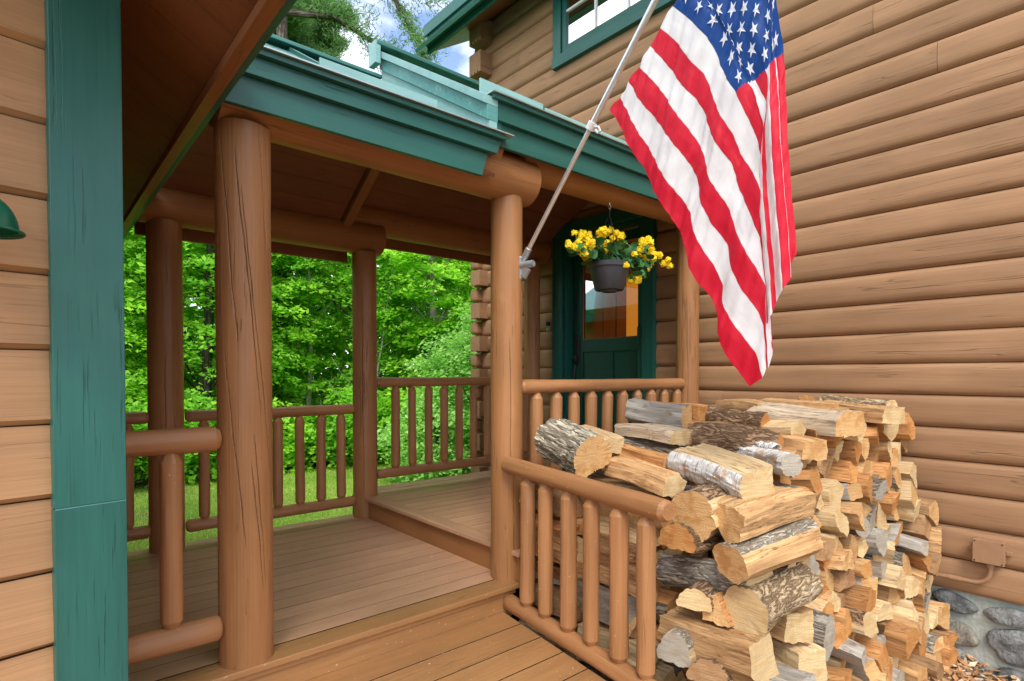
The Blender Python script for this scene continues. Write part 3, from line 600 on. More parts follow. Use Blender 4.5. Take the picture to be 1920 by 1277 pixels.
for (x, y, z, h, r, lab) in [(.70, 2.555, 0, 2.225, .107, 'thick log post with long cracks standing nearest on the middle porch floor'),
                             (2.165, 2.585, 0, 2.235, .094, 'log post that carries the flagpole bracket'),
                             (2.18, 4.47, 0, 2.225, .100, 'dark log post at the back where the two back railings meet'),
                             (.725, 4.49, 0, 2.235, .107, 'dark log post at the back left between short and long railing'),
                             (4.055, 2.57, .177, 2.21, .088, 'log post against the siding at the right end of the door railing'),
                             (4.10, 4.47, .177, 2.21, .085, 'shaded log post beside the doorbell wall in the far corner')]:
    pm, CK = post_mesh(r, h, int(x * 100 + y * 7), 24 if x < .71 else 11); o = pm.obj('porch_post', [M['post']], None, 60); o.location = (x, y, z); at = o.data.attributes.new('ck', 'FLOAT', 'POINT'); at.data.foreach_set('value', CK); setp(o, lab, 'post', G)

# ------------------------------------------------------------------ beams
G = 'horizontal log beams of the porch'
for (a, b, r, lab) in [((.58, 2.57, 2.35), (2.325, 2.57, 2.345), .135, 'front log beam above the two near posts with its rounded end showing'),
                       ((2.20, 2.585, 2.485), (4.30, 2.585, 2.51), .118, 'front log beam of the door porch holding the flower basket'),
                       ((.56, 4.48, 2.35), (2.335, 4.48, 2.35), .138, 'back log beam over the two back posts left of its rounded end'),
                       ((2.02, 4.50, 2.525), (4.3, 4.50, 2.525), .135, 'back log beam of the door porch above the green trees')]:
    mb = MB(a); mb.log(a, b, r, ends='cham', wob=.025, seg=48, ch=.018, step=.1); o = mb.obj('log_beam', [M['beam']], None, 50); setp(o, lab, 'beam', G)

# ------------------------------------------------------------------ porch roofs
YR = 3.525
def roof(org, label, x0, x1, dz, extra):
    t = thing('porch_roof', label, 'roof', org); K = .62; kk = math.sqrt(1 + K * K)
    for sgn in (-1, 1):
        mb = MB(org); w_ = .17; n = 8; half = 1.13
        for i in range(n):
            d0 = half * i / n; d1 = half * (i + 1) / n - .0018; dm = (d0 + d1) / 2; yv = YR + sgn * dm; zv = 2.245 + dz + K * (1.145 - dm)
            mb.obox(((x0 + x1) / 2, yv, zv + .012), (1, 0, 0), (0, sgn / kk, -K / kk), (0, sgn * K / kk, 1 / kk), (x1 - x0) / 2, (d1 - d0) / 2 * kk, .01)
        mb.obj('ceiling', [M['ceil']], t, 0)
        mb = MB(org); dm = half / 2; yv = YR + sgn * dm; zv = 2.245 + dz + K * (1.145 - dm) + .19
        mb.obox(((x0 + x1) / 2, yv, zv), (0, sgn / kk, -K / kk), (1, 0, 0), (0, sgn * K / kk, 1 / kk), (half + .02) / 2 * kk, (x1 - x0) / 2 + .01, .012)
        xx = x0 + .05
        while xx < x1:
            mb.obox((xx, yv, zv + .025), (0, sgn / kk, -K / kk), (1, 0, 0), (0, sgn * K / kk, 1 / kk), (half + .02) / 2 * kk, .012, .014); xx += .3
        mb.obj('metal_roofing', [M['metalroof']], t, 0, .002)
    yb = 4.67
    mb = MB(org); xe = x1 if dz else 2.12; mb.box((x0, yb, 2.165 + dz), (xe, yb + .03, 2.40 + dz), 0).box((x0, yb + .031, 2.36 + dz), (x1, yb + .06, 2.47 + dz), 0); mb.obj('back_fascia', [M['trim_brown']], t, 30, .002)
    return t
# lower roof
RO = (1.2, YR, 2.2); r1 = roof(RO, 'lower green edged porch roof over the middle floor', .58, 1.925, 0, None)
def frag(vs, gcx, name, m, parent, org, th=.025, d=(0, 1, 0)):
    """board given by its front outline (polygon) and a thickness along d"""
    off = random.uniform(0, 50); d = Vector(d); vs = [Vector(v) for v in vs]; n = len(vs); al = vs + [v + d * th for v in vs]
    fs = [tuple(range(n)), tuple(range(2 * n - 1, n - 1, -1))] + [(i, n + i, n + (i + 1) % n, (i + 1) % n) for i in range(n)]
    e = (vs[1] - vs[0]).normalized(); gc = [((v - vs[0]).dot(e) + off, v.z * 1.0 + off, v.y) for v in al]
    mb = MB(org); mb.add(al, fs, gc); return mb.obj(name, [m], parent, 30, .002)
frag([(.576, 2.38, 2.248), (1.83, 2.38, 2.242), (1.868, 2.38, 2.365), (.576, 2.38, 2.365)], 0, 'fascia', M['green'], r1, RO)
frag([(.576, 2.35, 2.366), (1.905, 2.35, 2.366), (1.935, 2.35, 2.438), (.576, 2.35, 2.438)], 0, 'upper_fascia', M['green'], r1, RO, .054)
mb = MB(RO); mb.box((.576, 2.322, 2.4395), (1.945, 2.36, 2.462), 0); mb.obj('trim_board', [M['green']], r1, 30, .002)
mb = MB(RO); mb.box((.576, 2.305, 2.4635), (1.985, 2.5, 2.4695), 0); mb.obj('drip_edge', [M['drip']], r1)
mb = MB(RO); mb.obox((1.28, 2.43, 2.52), (1, 0, 0), (0, 1, 0), (0, 0, 1), .30, .006, .050); mb.obj('snow_strip', [M['green_pale']], r1, 30, .002)
mb = MB(RO); mb.obox((1.2, YR, 3.175), (1, 0, 0), (0, 1, 0), (0, 0, 1), .62, .07, .012); mb.obj('ridge_cap', [M['metalroof']], r1, 30, .004)
# upper roof
RO = (3.1, YR, 2.4); r2 = roof(RO, 'upper green edged porch roof meeting the log house wall', 1.93, 4.29, .177, None)
mb = MB(RO); mb.box((1.87, 2.38, 2.425), (4.285, 2.405, 2.545), 0); mb.obj('fascia', [M['green']], r2, 30, .002)
mb = MB(RO); mb.box((1.87, 2.352, 2.546), (4.285, 2.40, 2.64), 0); mb.obj('upper_fascia', [M['green']], r2, 30, .002)
mb = MB(RO); mb.box((1.865, 2.325, 2.641), (4.285, 2.38, 2.664), 0); mb.obj('trim_board', [M['green']], r2, 30, .002)
mb = MB(RO); mb.box((1.85, 2.31, 2.6655), (4.285, 2.5, 2.6715), 0); mb.obj('drip_edge', [M['drip']], r2)
K = .62
def rk(a0, a1, x, nm, m, th):   # rake strip: offsets below the top line
    f = lambda y, a: 2.672 + K * (y - 2.38) - a
    return frag([(x, 2.344, f(2.344, a1)), (x, YR, f(YR, a1)), (x, YR, f(YR, a0)), (x, 2.344, f(2.344, a0))], 0, nm, m, r2, RO, th, (1, 0, 0))
rk(.0, .045, 1.815, 'rake_trim', M['green_pale'], .09); rk(.046, .125, 1.835, 'rake_board', M['green_old_lit'], .07); rk(.126, .205, 1.85, 'rake_flashing', M['green_pale'], .05)  # paler than the fascia: brightness of the sun-facing side put in the colour
mb = MB(RO); mb.obox((2.6, YR, 3.395), (1, 0, 0), (0, 1, 0), (0, 0, 1), .82, .075, .014); mb.obj('ridge_cap', [M['metalroof']], r2, 30, .004)
mb = MB(RO); mb.obox((1.79, YR - .02, 3.33), (1, 0, 0), (0, 1, 0), (0, 0, 1), .02, .05, .075); mb.obj('ridge_end', [M['green_pale']], r2, 30, .004)
mb = MB(RO); mb.obox((2.08, 2.43, 2.73), (1, 0, 0), (0, 1, 0), (0, 0, 1), .23, .006, .045); mb.obox((2.85, 2.43, 2.727), (1, 0, 0), (0, 1, 0), (0, 0, 1), .52, .006, .034); mb.obj('snow_strip', [M['green_pale']], r2, 30, .002)
mb = MB(RO); mb.box((1.868, 2.37, 2.43), (1.95, 2.43, 2.655), 0); mb.obj('corner_block', [M['green']], r2)
# divider between the two ceilings
kk = math.sqrt(1 + K * K)
for sgn in (-1, 1):
    mb = MB(RO); dm = .5; mb.obox((1.975, YR + sgn * dm, 2.245 + K * (1.145 - dm) + .06), (0, sgn / kk, -K / kk), (1, 0, 0), (0, sgn * K / kk, 1 / kk), .56 * kk, .035, .09); mb.obj('divider_board', [M['beam']], r2, 30, .003)
mb = MB(RO)
for x0, x1, dz in ((.6, 2.0, 0), (2.0, 4.29, .177)):
    mb.box((x0, 4.50, 2.3 + dz), (x1, 4.54, 2.42 + dz), 0)
mb.obj('blocking', [M['ceil']], r2)

# ------------------------------------------------------------------ railings
def railing(label, p0, p1, zt, zb, rt, rb, bal, rbal, notch=.0, ends='cham', grp='log railings of the porch'):
    """p0,p1 = (x,y) of rail ends; bal = distances of balusters along the rail"""
    org = ((p0[0] + p1[0]) / 2, (p0[1] + p1[1]) / 2, zb - rb)
    t = thing('log_railing', label, 'railing', org, group=grp); d = Vector((p1[0] - p0[0], p1[1] - p0[1], 0)).normalized()
    if isinstance(zt, tuple): zt0, zt1 = zt
    else: zt0 = zt1 = zt
    mb = MB(org); mb.log((p0[0], p0[1], zt0), (p1[0], p1[1], zt1), rt, ends=ends, wob=.09, ch=.02, seg=36); mb.obj('top_rail', [M['rail']], t, 26)
    mb = MB(org); mb.log((p0[0], p0[1], zb), (p1[0], p1[1], zb), rb, ends=ends, wob=.10, ch=.015, seg=36); mb.obj('bottom_rail', [M['rail']], t, 50)
    Lr = math.hypot(p1[0] - p0[0], p1[1] - p0[1])
    for b in bal:
        q = Vector((p0[0], p0[1], 0)) + d * b; zz = zt0 + (zt1 - zt0) * b / Lr; mb = MB(org); j = random.uniform(.94, 1.06)
        mb.log((q.x, q.y, zb + rb * .55), (q.x + random.uniform(-.004, .004), q.y, zz - rt * .72), rbal * j, ends='point', wob=.10, ch=rbal * 1.05, seg=20, step=.1); mb.obj('baluster', [M['rail']], t, 22)
    return t
# woodpile railing (flared)
dR = Vector((1.925 - 2.085, 1.33 - 2.49)).normalized()
railing('log railing in front of the woodpile, its end cut showing', (2.092, 2.50), (1.925, 1.30), (.685, .655), -.10, .047, .046, [.215, .385, .575, .745, .93, 1.09], .041)
railing('upper log railing in front of the green door', (2.25, 2.575), (3.985, 2.575), 1.125, .30, .043, .045, [.15 + i * .1675 for i in range(10)], .040)
railing('back log railing between the middle post and the stacked log corner', (2.285, 4.475), (4.03, 4.475), 1.132, .34, .041, .042, [.185 + i * .171 for i in range(10)], .037)
railing('back log railing seen between the two dark back posts', (.84, 4.48), (2.085, 4.48), .91, .14, .041, .043, [.115 + i * .1693 for i in range(7)], .037)
railing('short back log railing at far left beside the corner board', (-.3, 4.48), (.622, 4.48), .91, .145, .041, .043, [.12 + i * .17 for i in range(5)], .037)
railing('short front log railing with one baluster between corner board and near post', (.225, 2.53), (.595, 2.53), .94, .17, .050, .052, [.195], .042)

# ------------------------------------------------------------------ flagpole and flag
fp = thing('flagpole', 'silver metal flagpole with cast bracket on the porch post', 'flagpole', (2.20, 2.49, 1.84))
A = Vector((2.215, 2.478, 1.885)); B = Vector((2.235, 1.585, 2.945)); dirp = (B - A).normalized(); E2 = A + dirp * 1.95
FO = (2.20, 2.49, 1.84)
mb = MB(FO); mb.rev(A, E2, [(0, .0125), (.75, .0125), (.752, .0152), (1.95, .0152)], 24); mb.obj('pole', [M['steel']], fp)
mb = MB(FO); mb.rev(E2, E2 + dirp * .05, [(0, .01), (.015, .028), (.03, .028), (.05, .005)], 20); mb.obj('finial', [M['steel']], fp)
mb = MB(FO); c = A - dirp * .045; mb.rev(c, c + dirp * .10, [(0, .017), (.002, .019), (.098, .019), (.10, .017)], 24)
mb.rev((2.205, 2.50, 1.835), (2.215, 2.405, 1.835), [(0, .021), (.09, .021), (.096, .019)], 24, cap=False); mb.rev((2.215, 2.404, 1.835), (2.205, 2.46, 1.835), [(0, .019), (.0, .0145), (.05, .014)], 24)
# flange plate
V = []; n = 32
for y in (2.505, 2.494):
    for i in range(n):
        th = 2 * math.pi * i / n; rx = .036 * (1 - .45 * max(0, -math.sin(th)) ** 2); V.append((2.195 + rx * math.cos(th), y, 1.835 + math.sin(th) * (.055 if math.sin(th) > 0 else .085)))
fs = [tuple(range(n)), tuple(range(2 * n - 1, n - 1, -1))] + [(i, n + i, n + (i + 1) % n, (i + 1) % n) for i in range(n)]; mb.add(V, [f[::-1] for f in fs], V)
mb.obox((2.203, 2.47, 1.80), (0, 1, .8), (1, 0, 0), (0, -.8, 1), .04, .006, .03)
bk = mb.obj('bracket', [M['alu']], fp, 40)
mb = MB(FO)
for dx, dz in ((-.0, .045), (0, -.072), (.022, .02)): mb.rev((2.195 + dx, 2.494, 1.835 + dz), (2.195 + dx, 2.489, 1.835 + dz), [(0, .006), (.005, .004)], 12)
mb.obj('screw', [M['steel']], bk)
kc = A + dirp * ((1.98 - A.y) / dirp.y if False else .775)
mb = MB(FO); mb.rev(kc - dirp * .02, kc + dirp * .02, [(0, .021), (.001, .024), (.039, .024), (.04, .021)], 24); mb.tube([kc + Vector((0, -.022, -.01)), kc + Vector((0, -.05, -.02)), kc + Vector((0, -.062, -.045)), kc + Vector((0, -.045, -.05)), kc + Vector((0, -.03, -.03))], .005, 8)
mb.obj('flag_clip', [M['whiteplastic']], fp)

FK = {0: [(1.878, 2.535), (1.809, 2.424), (1.753, 2.311), (1.674, 2.185), (1.612, 2.069), (1.516, 1.912), (1.462, 1.829), (1.432, 1.752), (1.413, 1.676), (1.378, 1.606), (1.313, 1.527), (1.285, 1.456), (1.281, 1.387), (1.262, 1.322), (1.219, 1.251), (1.146, 1.15)],
1: [(1.817, 2.574), (1.76, 2.473), (1.696, 2.357), (1.598, 2.192), (1.525, 2.073), (1.469, 1.998), (1.414, 1.919), (1.404, 1.858), (1.363, 1.764), (1.299, 1.653), (1.264, 1.578), (1.264, 1.506), (1.22, 1.432), (1.161, 1.345), (1.112, 1.276), (1.084, 1.187)],
2: [(1.755, 2.626), (1.697, 2.522), (1.62, 2.417), (1.526, 2.286), (1.448, 2.173), (1.381, 2.059), (1.367, 1.962), (1.308, 1.839), (1.246, 1.751), (1.231, 1.663), (1.172, 1.552), (1.114, 1.466), (1.086, 1.395), (1.074, 1.309), (1.069, 1.226)],
3: [(1.698, 2.677), (1.621, 2.581), (1.565, 2.498), (1.518, 2.421), (1.449, 2.32), (1.398, 2.238), (1.358, 2.168), (1.317, 2.035), (1.282, 1.976), (1.233, 1.889), (1.208, 1.806), (1.164, 1.723), (1.115, 1.634), (1.08, 1.556)],
4: [(1.634, 2.745), (1.557, 2.639), (1.511, 2.574), (1.466, 2.504), (1.391, 2.41), (1.351, 2.332), (1.318, 2.236), (1.271, 2.156), (1.224, 2.087), (1.196, 1.975), (1.138, 1.853), (1.108, 1.78), (1.077, 1.694)],
5: [(1.582, 2.806), (1.503, 2.715), (1.434, 2.612), (1.353, 2.504), (1.327, 2.43), (1.288, 2.33), (1.211, 2.193), (1.19, 2.112), (1.125, 2.005), (1.083, 1.907)],
6: [(1.513, 2.872), (1.419, 2.764), (1.336, 2.654), (1.298, 2.568), (1.273, 2.495), (1.244, 2.434), (1.202, 2.363), (1.168, 2.268), (1.127, 2.173), (1.104, 2.099), (1.084, 2.041)],
7: [(1.458, 2.937), (1.375, 2.831), (1.291, 2.718), (1.235, 2.596), (1.206, 2.511), (1.177, 2.424), (1.135, 2.357), (1.112, 2.276), (1.087, 2.183)]}
for k in range(8, 14):
    f = k - 7; h = (1.458 - .061 * f, 2.937 + .058 * f)
    e = (1.085 - .006 * f, 2.183 + .10 * f)
    FK[k] = [h, ((h[0] * .62 + e[0] * .38), h[1] * .62 + e[1] * .38 - .02), ((h[0] * .25 + e[0] * .75), h[1] * .28 + e[1] * .72 - .02), e]
FL = 1.62
yRt = lambda z: 1.059 - .073 * (2.674 - z)
ZIG = [(2.0, .12, 0.0), (3.0, .112, .005), (3.6, .14, .06), (4.4, .10, .07), (5.2, .12, .045), (6.0, .135, .05), (6.6, .105, .02), (7.0, .098, .0), (8.0, .075, -.012), (8.4, .088, .03), (8.9, .068, .01), (9.0, .062, .0), (10.0, .024, -.025), (11.0, .0, .0), (11.4, .012, .04), (12.0, .022, .05), (13.0, .0, .07)]
def zig(k):
    for (a, b, c), (a2, b2, c2) in zip(ZIG, ZIG[1:]):
        if a <= k <= a2: t = (k - a) / (a2 - a); return b + (b2 - b) * t, c + (c2 - c) * t
    return 0, 0
def curve(k, n):
    """3-D curve for stripe boundary k sampled at n+1 equal arc lengths"""
    P = [Vector((2.25 + .004 * math.sin(k * 1.7 + i * .6), y, z)) for i, (y, z) in enumerate(FK[k])]
    L_ = sum((b - a).length for a, b in zip(P, P[1:]))
    if k >= 3:
        zy, zx = zig(k); last = P[-1]; z = last.z; st = .06; j = 0
        while L_ < FL:
            z -= st; j += 1; tt = min(1, j / 4)
            q = Vector((2.25 + zx * tt, (1 - tt) * last.y + tt * (yRt(z) + zy), z)); L_ += (q - P[-1]).length; P.append(q)
    Lt = min(L_, FL * 1.0) if k >= 3 else L_
    cum = [0]
    for a, b in zip(P, P[1:]): cum.append(cum[-1] + (b - a).length)
    out_ = []; j = 0
    for i in range(n + 1):
        s = Lt * i / n
        while j < len(cum) - 2 and cum[j + 1] < s: j += 1
        t = (s - cum[j]) / max(1e-6, cum[j + 1] - cum[j]); out_.append(P[j].lerp(P[j + 1], min(1, max(0, t))))
    # light smoothing
    for _ in range(2): out_ = [out_[0]] + [(out_[i - 1] + out_[i] * 2 + out_[i + 1]) / 4 for i in range(1, n)] + [out_[-1]]
    return out_
NS, ND = 200, 8
CU = [curve(k, NS) for k in range(14)]
def flagpt(i, tt):
    """i column index (float), tt 0..13"""
    i0 = min(int(i), NS - 1); fi = i - i0; k = min(int(tt), 12); f = tt - k
    g_ = lambda kk: CU[max(0, min(13, kk))][i0].lerp(CU[max(0, min(13, kk))][i0 + 1], fi)
    a, b, c, d = g_(k - 1), g_(k), g_(k + 1), g_(k + 2)
    p = .5 * ((2 * b) + (c - a) * f + (2 * a - 5 * b + 4 * c - d) * f * f + (3 * b - a - 3 * c + d) * f ** 3)
    s = i / NS * FL
    # soft drape folds plus fine crinkle
    u_ = (p.y + p.z * .35); fold = .012 * math.sin(u_ * 26 + s * 3) * min(1, s * 4) * (1 if tt < 7 else .6)
    cr = .008 * noise.noise(Vector((s * 5, tt * .9, 1))) + .0028 * noise.noise(Vector((s * 14, tt * 1.4, 4)))
    dr = 1.7 * (.0030 * math.sin(p.y * 88 + p.z * 22 + 2.5 * noise.noise(Vector((p.y * 6, p.z * 3, 2)))) + .0022 * math.sin(p.y * 150 + p.z * 60 + 4 * noise.noise(Vector((p.y * 9, p.z * 4, 5))))) * (.4 + .6 * max(0, 1 - s / 1.1))
    return p + Vector((fold + cr + dr, cr * .5, 0))
V = []; F = []; MI = []; GC = []
nr = 13 * ND; SCN = NS * .375; scn = lambda k: NS * (.375 + .125 * max(0, k - 6) / 7)
for j in range(nr + 1):
    for i in range(NS + 1):
        V.append(flagpt(i, j / ND)); GC.append((i / NS * FL, j / ND, 0))
for j in range(nr):
    for i in range(NS):
        a = j * (NS + 1) + i; F.append((a, a + 1, a + NS + 2, a + NS + 1))
        st = j // ND; MI.append(2 if (st >= 6 and i < int(scn(j / ND))) else (0 if st % 2 == 0 else 1))
def cloth(name, col):
    g = NG(name); a = g.attr(); s = g.n('ShaderNodeSeparateXYZ'); g.l(a, s.inputs[0]); fr = g.math('FRACT', g.math('ADD', s.outputs[1], .5))
    seam = g.rng(g.math('ABSOLUTE', g.math('SUBTRACT', fr, .5)), .02, .045, .82, 1); wv = g.noise(g.mapv(a, (900, 75, 1)), 1, 2, .5)
    c = g.scale(g.scale(col, seam), g.rng(wv, .3, .7, .96, 1.04)); n = g.noise(g.mapv(a, (9, 2.2, 1)), 1, 5, .6); n2 = g.noise(g.mapv(a, (30, 8, 1)), 1, 4, .6)
    g.bump(g.math('ADD', n, g.math('MULTIPLY', n2, .12)), .22, .02); g.fin(c, .5, .3)
    t = g.n('ShaderNodeBsdfTranslucent'); g.l(c, t.inputs[0]); m = g.n('ShaderNodeMixShader'); m.inputs[0].default_value = .34
    g.l(g.b.outputs[0], m.inputs[1]); g.l(t.outputs[0], m.inputs[2]); g.l(m.outputs[0], g.out.inputs[0]); return g.m
M['fred'] = cloth('red_cloth', (.74, .016, .045)); M['fwhite'] = cloth('white_cloth', (.93, .95, .97)); M['fblue'] = cloth('blue_cloth', (.006, .065, .30))
FO = Vector((2.25, 1.45, 2.4)); fl = thing('flag', 'large american flag with red and white stripes hanging in folds from the pole', 'flag', FO)
fo = build('cloth', [tuple(v - FO) for v in V], F, [M['fred'], M['fwhite'], M['fblue']], MI, GC, fl, smooth=89)
def star(ci, tj):
    V = [flagpt(ci, tj)]; 
    for k in range(10):
        r = 1 if k % 2 == 0 else .40; th = math.pi / 2 + k * math.pi / 5
        V.append(flagpt(max(0, min(NS, ci + math.cos(th) * r * .030 / FL * NS)), max(0, min(13, tj + math.sin(th) * r * .40))))
    P = [p + Vector((-.0035, -.0012, .0)) for p in V]
    build('star', [tuple(v - FO) for v in P], [(0, k + 1, (k + 1) % 10 + 1) for k in range(10)], M['fwhite'], parent=fo, GC=[(0, .5, 0)] * 11, smooth=0)
for r_ in range(9):
    for c_ in range(6 if r_ % 2 == 0 else 5):
        cx = (c_ * 2 + (1 if r_ % 2 == 0 else 2)) / 12 * scn(6 + .7 * (r_ + 1)); star(cx, 6 + 7 * (r_ + 1) / 10)

# ------------------------------------------------------------------ hanging basket
HB = Vector((3.07, 2.56, 1.78)); t = thing('hanging_basket', 'dark grey hanging pot of yellow begonias below the porch beam', 'hanging basket', HB)
mb = MB(); mb.rev((0, 0, 0), (0, 0, .2), [(0, .095), (.004, .10), (.15, .138), (.152, .146), (.18, .150), (.184, .146), (.178, .138), (.15, .132)], 48, cap=False); mb.rev((0, 0, .001), (0, 0, .01), [(0, .097), (.003, .09)], 32); mb.rev((0, 0, -.012), (0, 0, 0), [(0, .05), (.012, .055)], 24); mb.obj('pot', [M['pot']], t, 40)
mb = MB(); mb.rev((0, 0, .15), (0, 0, .165), [(0, .13), (.01, .12), (.015, .01)], 24); mb.obj('soil', [M['soil']], t)
mb = MB(); hk = Vector((.0, .0, .60))
for a in (0, 2.1, 4.2): mb.tube([(math.cos(a) * .145, math.sin(a) * .145, .17), (math.cos(a) * .07, math.sin(a) * .07, .36), (math.cos(a) * .012, math.sin(a) * .012, .50)], .0028, 6)
mb.tube([(0, 0, .50), (.0, 0, .54), (.012, 0, .56), (.0, 0, .578), (-.012, 0, .565)], .004, 8); mb.obj('hanger', [M['black']], t)
mb = MB(); mb.tube([(0, 0, .62), (0, 0, .59), (.014, 0, .575), (0, 0, .56), (-.014, 0, .572)], .0035, 8); mb.obj('hook', [M['steel']], t)
random.seed(11)
BL = [(1075, 462), (1083, 475), (1098, 452), (1064, 482), (1108, 450), (1092, 466), (1142, 432), (1132, 440), (1153, 437), (1160, 455), (1163, 468), (1122, 470), (1113, 478), (1130, 464), (1098, 470), (1185, 450), (1193, 452), (1205, 460), (1215, 470), (1222, 482), (1226, 485), (1222, 500), (1200, 480), (1183, 517), (1195, 512), (1140, 505), (1176, 466), (1212, 482), (1152, 447), (1072, 474), (1206, 474), (1222, 465)]
def bloom(c, r, m, seed):
    V = []; F = []; random.seed(seed); n = 8
    for k in range(n):
        th = k * 2.4; el_ = random.uniform(-.3, .9); d = Vector((math.cos(th) * math.cos(el_), math.sin(th) * math.cos(el_) , math.sin(el_)))
        u_ = d.orthogonal().normalized(); v_ = d.cross(u_); c1 = c + d * r * .5; b = len(V); V.append(c1 + d * r * .05)
        ax = (u_ * random.uniform(-1, 1) + v_ * random.uniform(-1, 1)).normalized(); bx = d.cross(ax)
        for q in range(8):
            ph = q * math.pi / 4; V.append(c1 + ax * math.cos(ph) * r * .72 + bx * math.sin(ph) * r * .55 + d * r * (.18 * math.cos(2 * ph) + random.uniform(-.06, .1)))
        F += [(b, b + 1 + q, b + 1 + (q + 1) % 8) for q in range(8)]
    return build('bloom', V, F, m, parent=t, smooth=60)
stems = MB(); LV = []
for i, (u_, v_) in enumerate(BL):
    x = (u_ - 1140) * (.0052 if u_ < 1140 else .0051); z = 2.374 - (v_ - 383) * .00368 - 1.78 ; y = random.uniform(-.14, .05); c = Vector((x, y, z))
    bloom(c, random.uniform(.028, .038), M['petal'] if v_ < 503 or u_ > 1170 else M['petalp'], i)
    random.seed(i + 100); y = c.y
    for kk_ in range(2):
        random.seed(i * 7 + kk_); bloom(c + Vector((random.uniform(-.055, .055), random.uniform(-.04, .04), random.uniform(-.04, .04))), random.uniform(.024, .034), M['petal'], i + 300 + kk_ * 50)
    stems.tube([(x * .15, y * .3, .16), (x * .6, y * .8, .16 + (z - .16) * .65 + .03), (x, y, z)], .0022, 5); LV.append((c, i))
stems.obj('stem', [M['begleaf']], t)
V = []; F = []; random.seed(5)
for i in range(190):
    c, _ = random.choice(LV); f = random.uniform(.25, 1.0); p = Vector((c.x * f, c.y * f * 1.0 + random.uniform(-.07, .09), .17 + (c.z - .17) * f + random.uniform(-.05, .025)))
    if abs(p.x) < .14 and p.z < .19: p.z = .2
    d = Vector((random.uniform(-1, 1), random.uniform(-1.2, .4), random.uniform(.1, 1))).normalized(); a = d.orthogonal().normalized(); ang = random.uniform(0, 6.28); a = a * math.cos(ang) + d.cross(a) * math.sin(ang); b_ = d.cross(a); s = random.uniform(.018, .036); b = len(V); V.append(p)
    for q in range(9):
        ph = q * 2 * math.pi / 9; rr = s * (1 + .18 * math.cos(ph)); V.append(p + a * math.cos(ph) * rr * 1.25 + b_ * math.sin(ph) * rr * .85 + d * s * (.25 * math.cos(ph * 2) - .1))
    F += [(b, b + 1 + q, b + 1 + (q + 1) % 9) for q in range(9)]
build('foliage', V, F, M['begleaf'], parent=t, smooth=60)

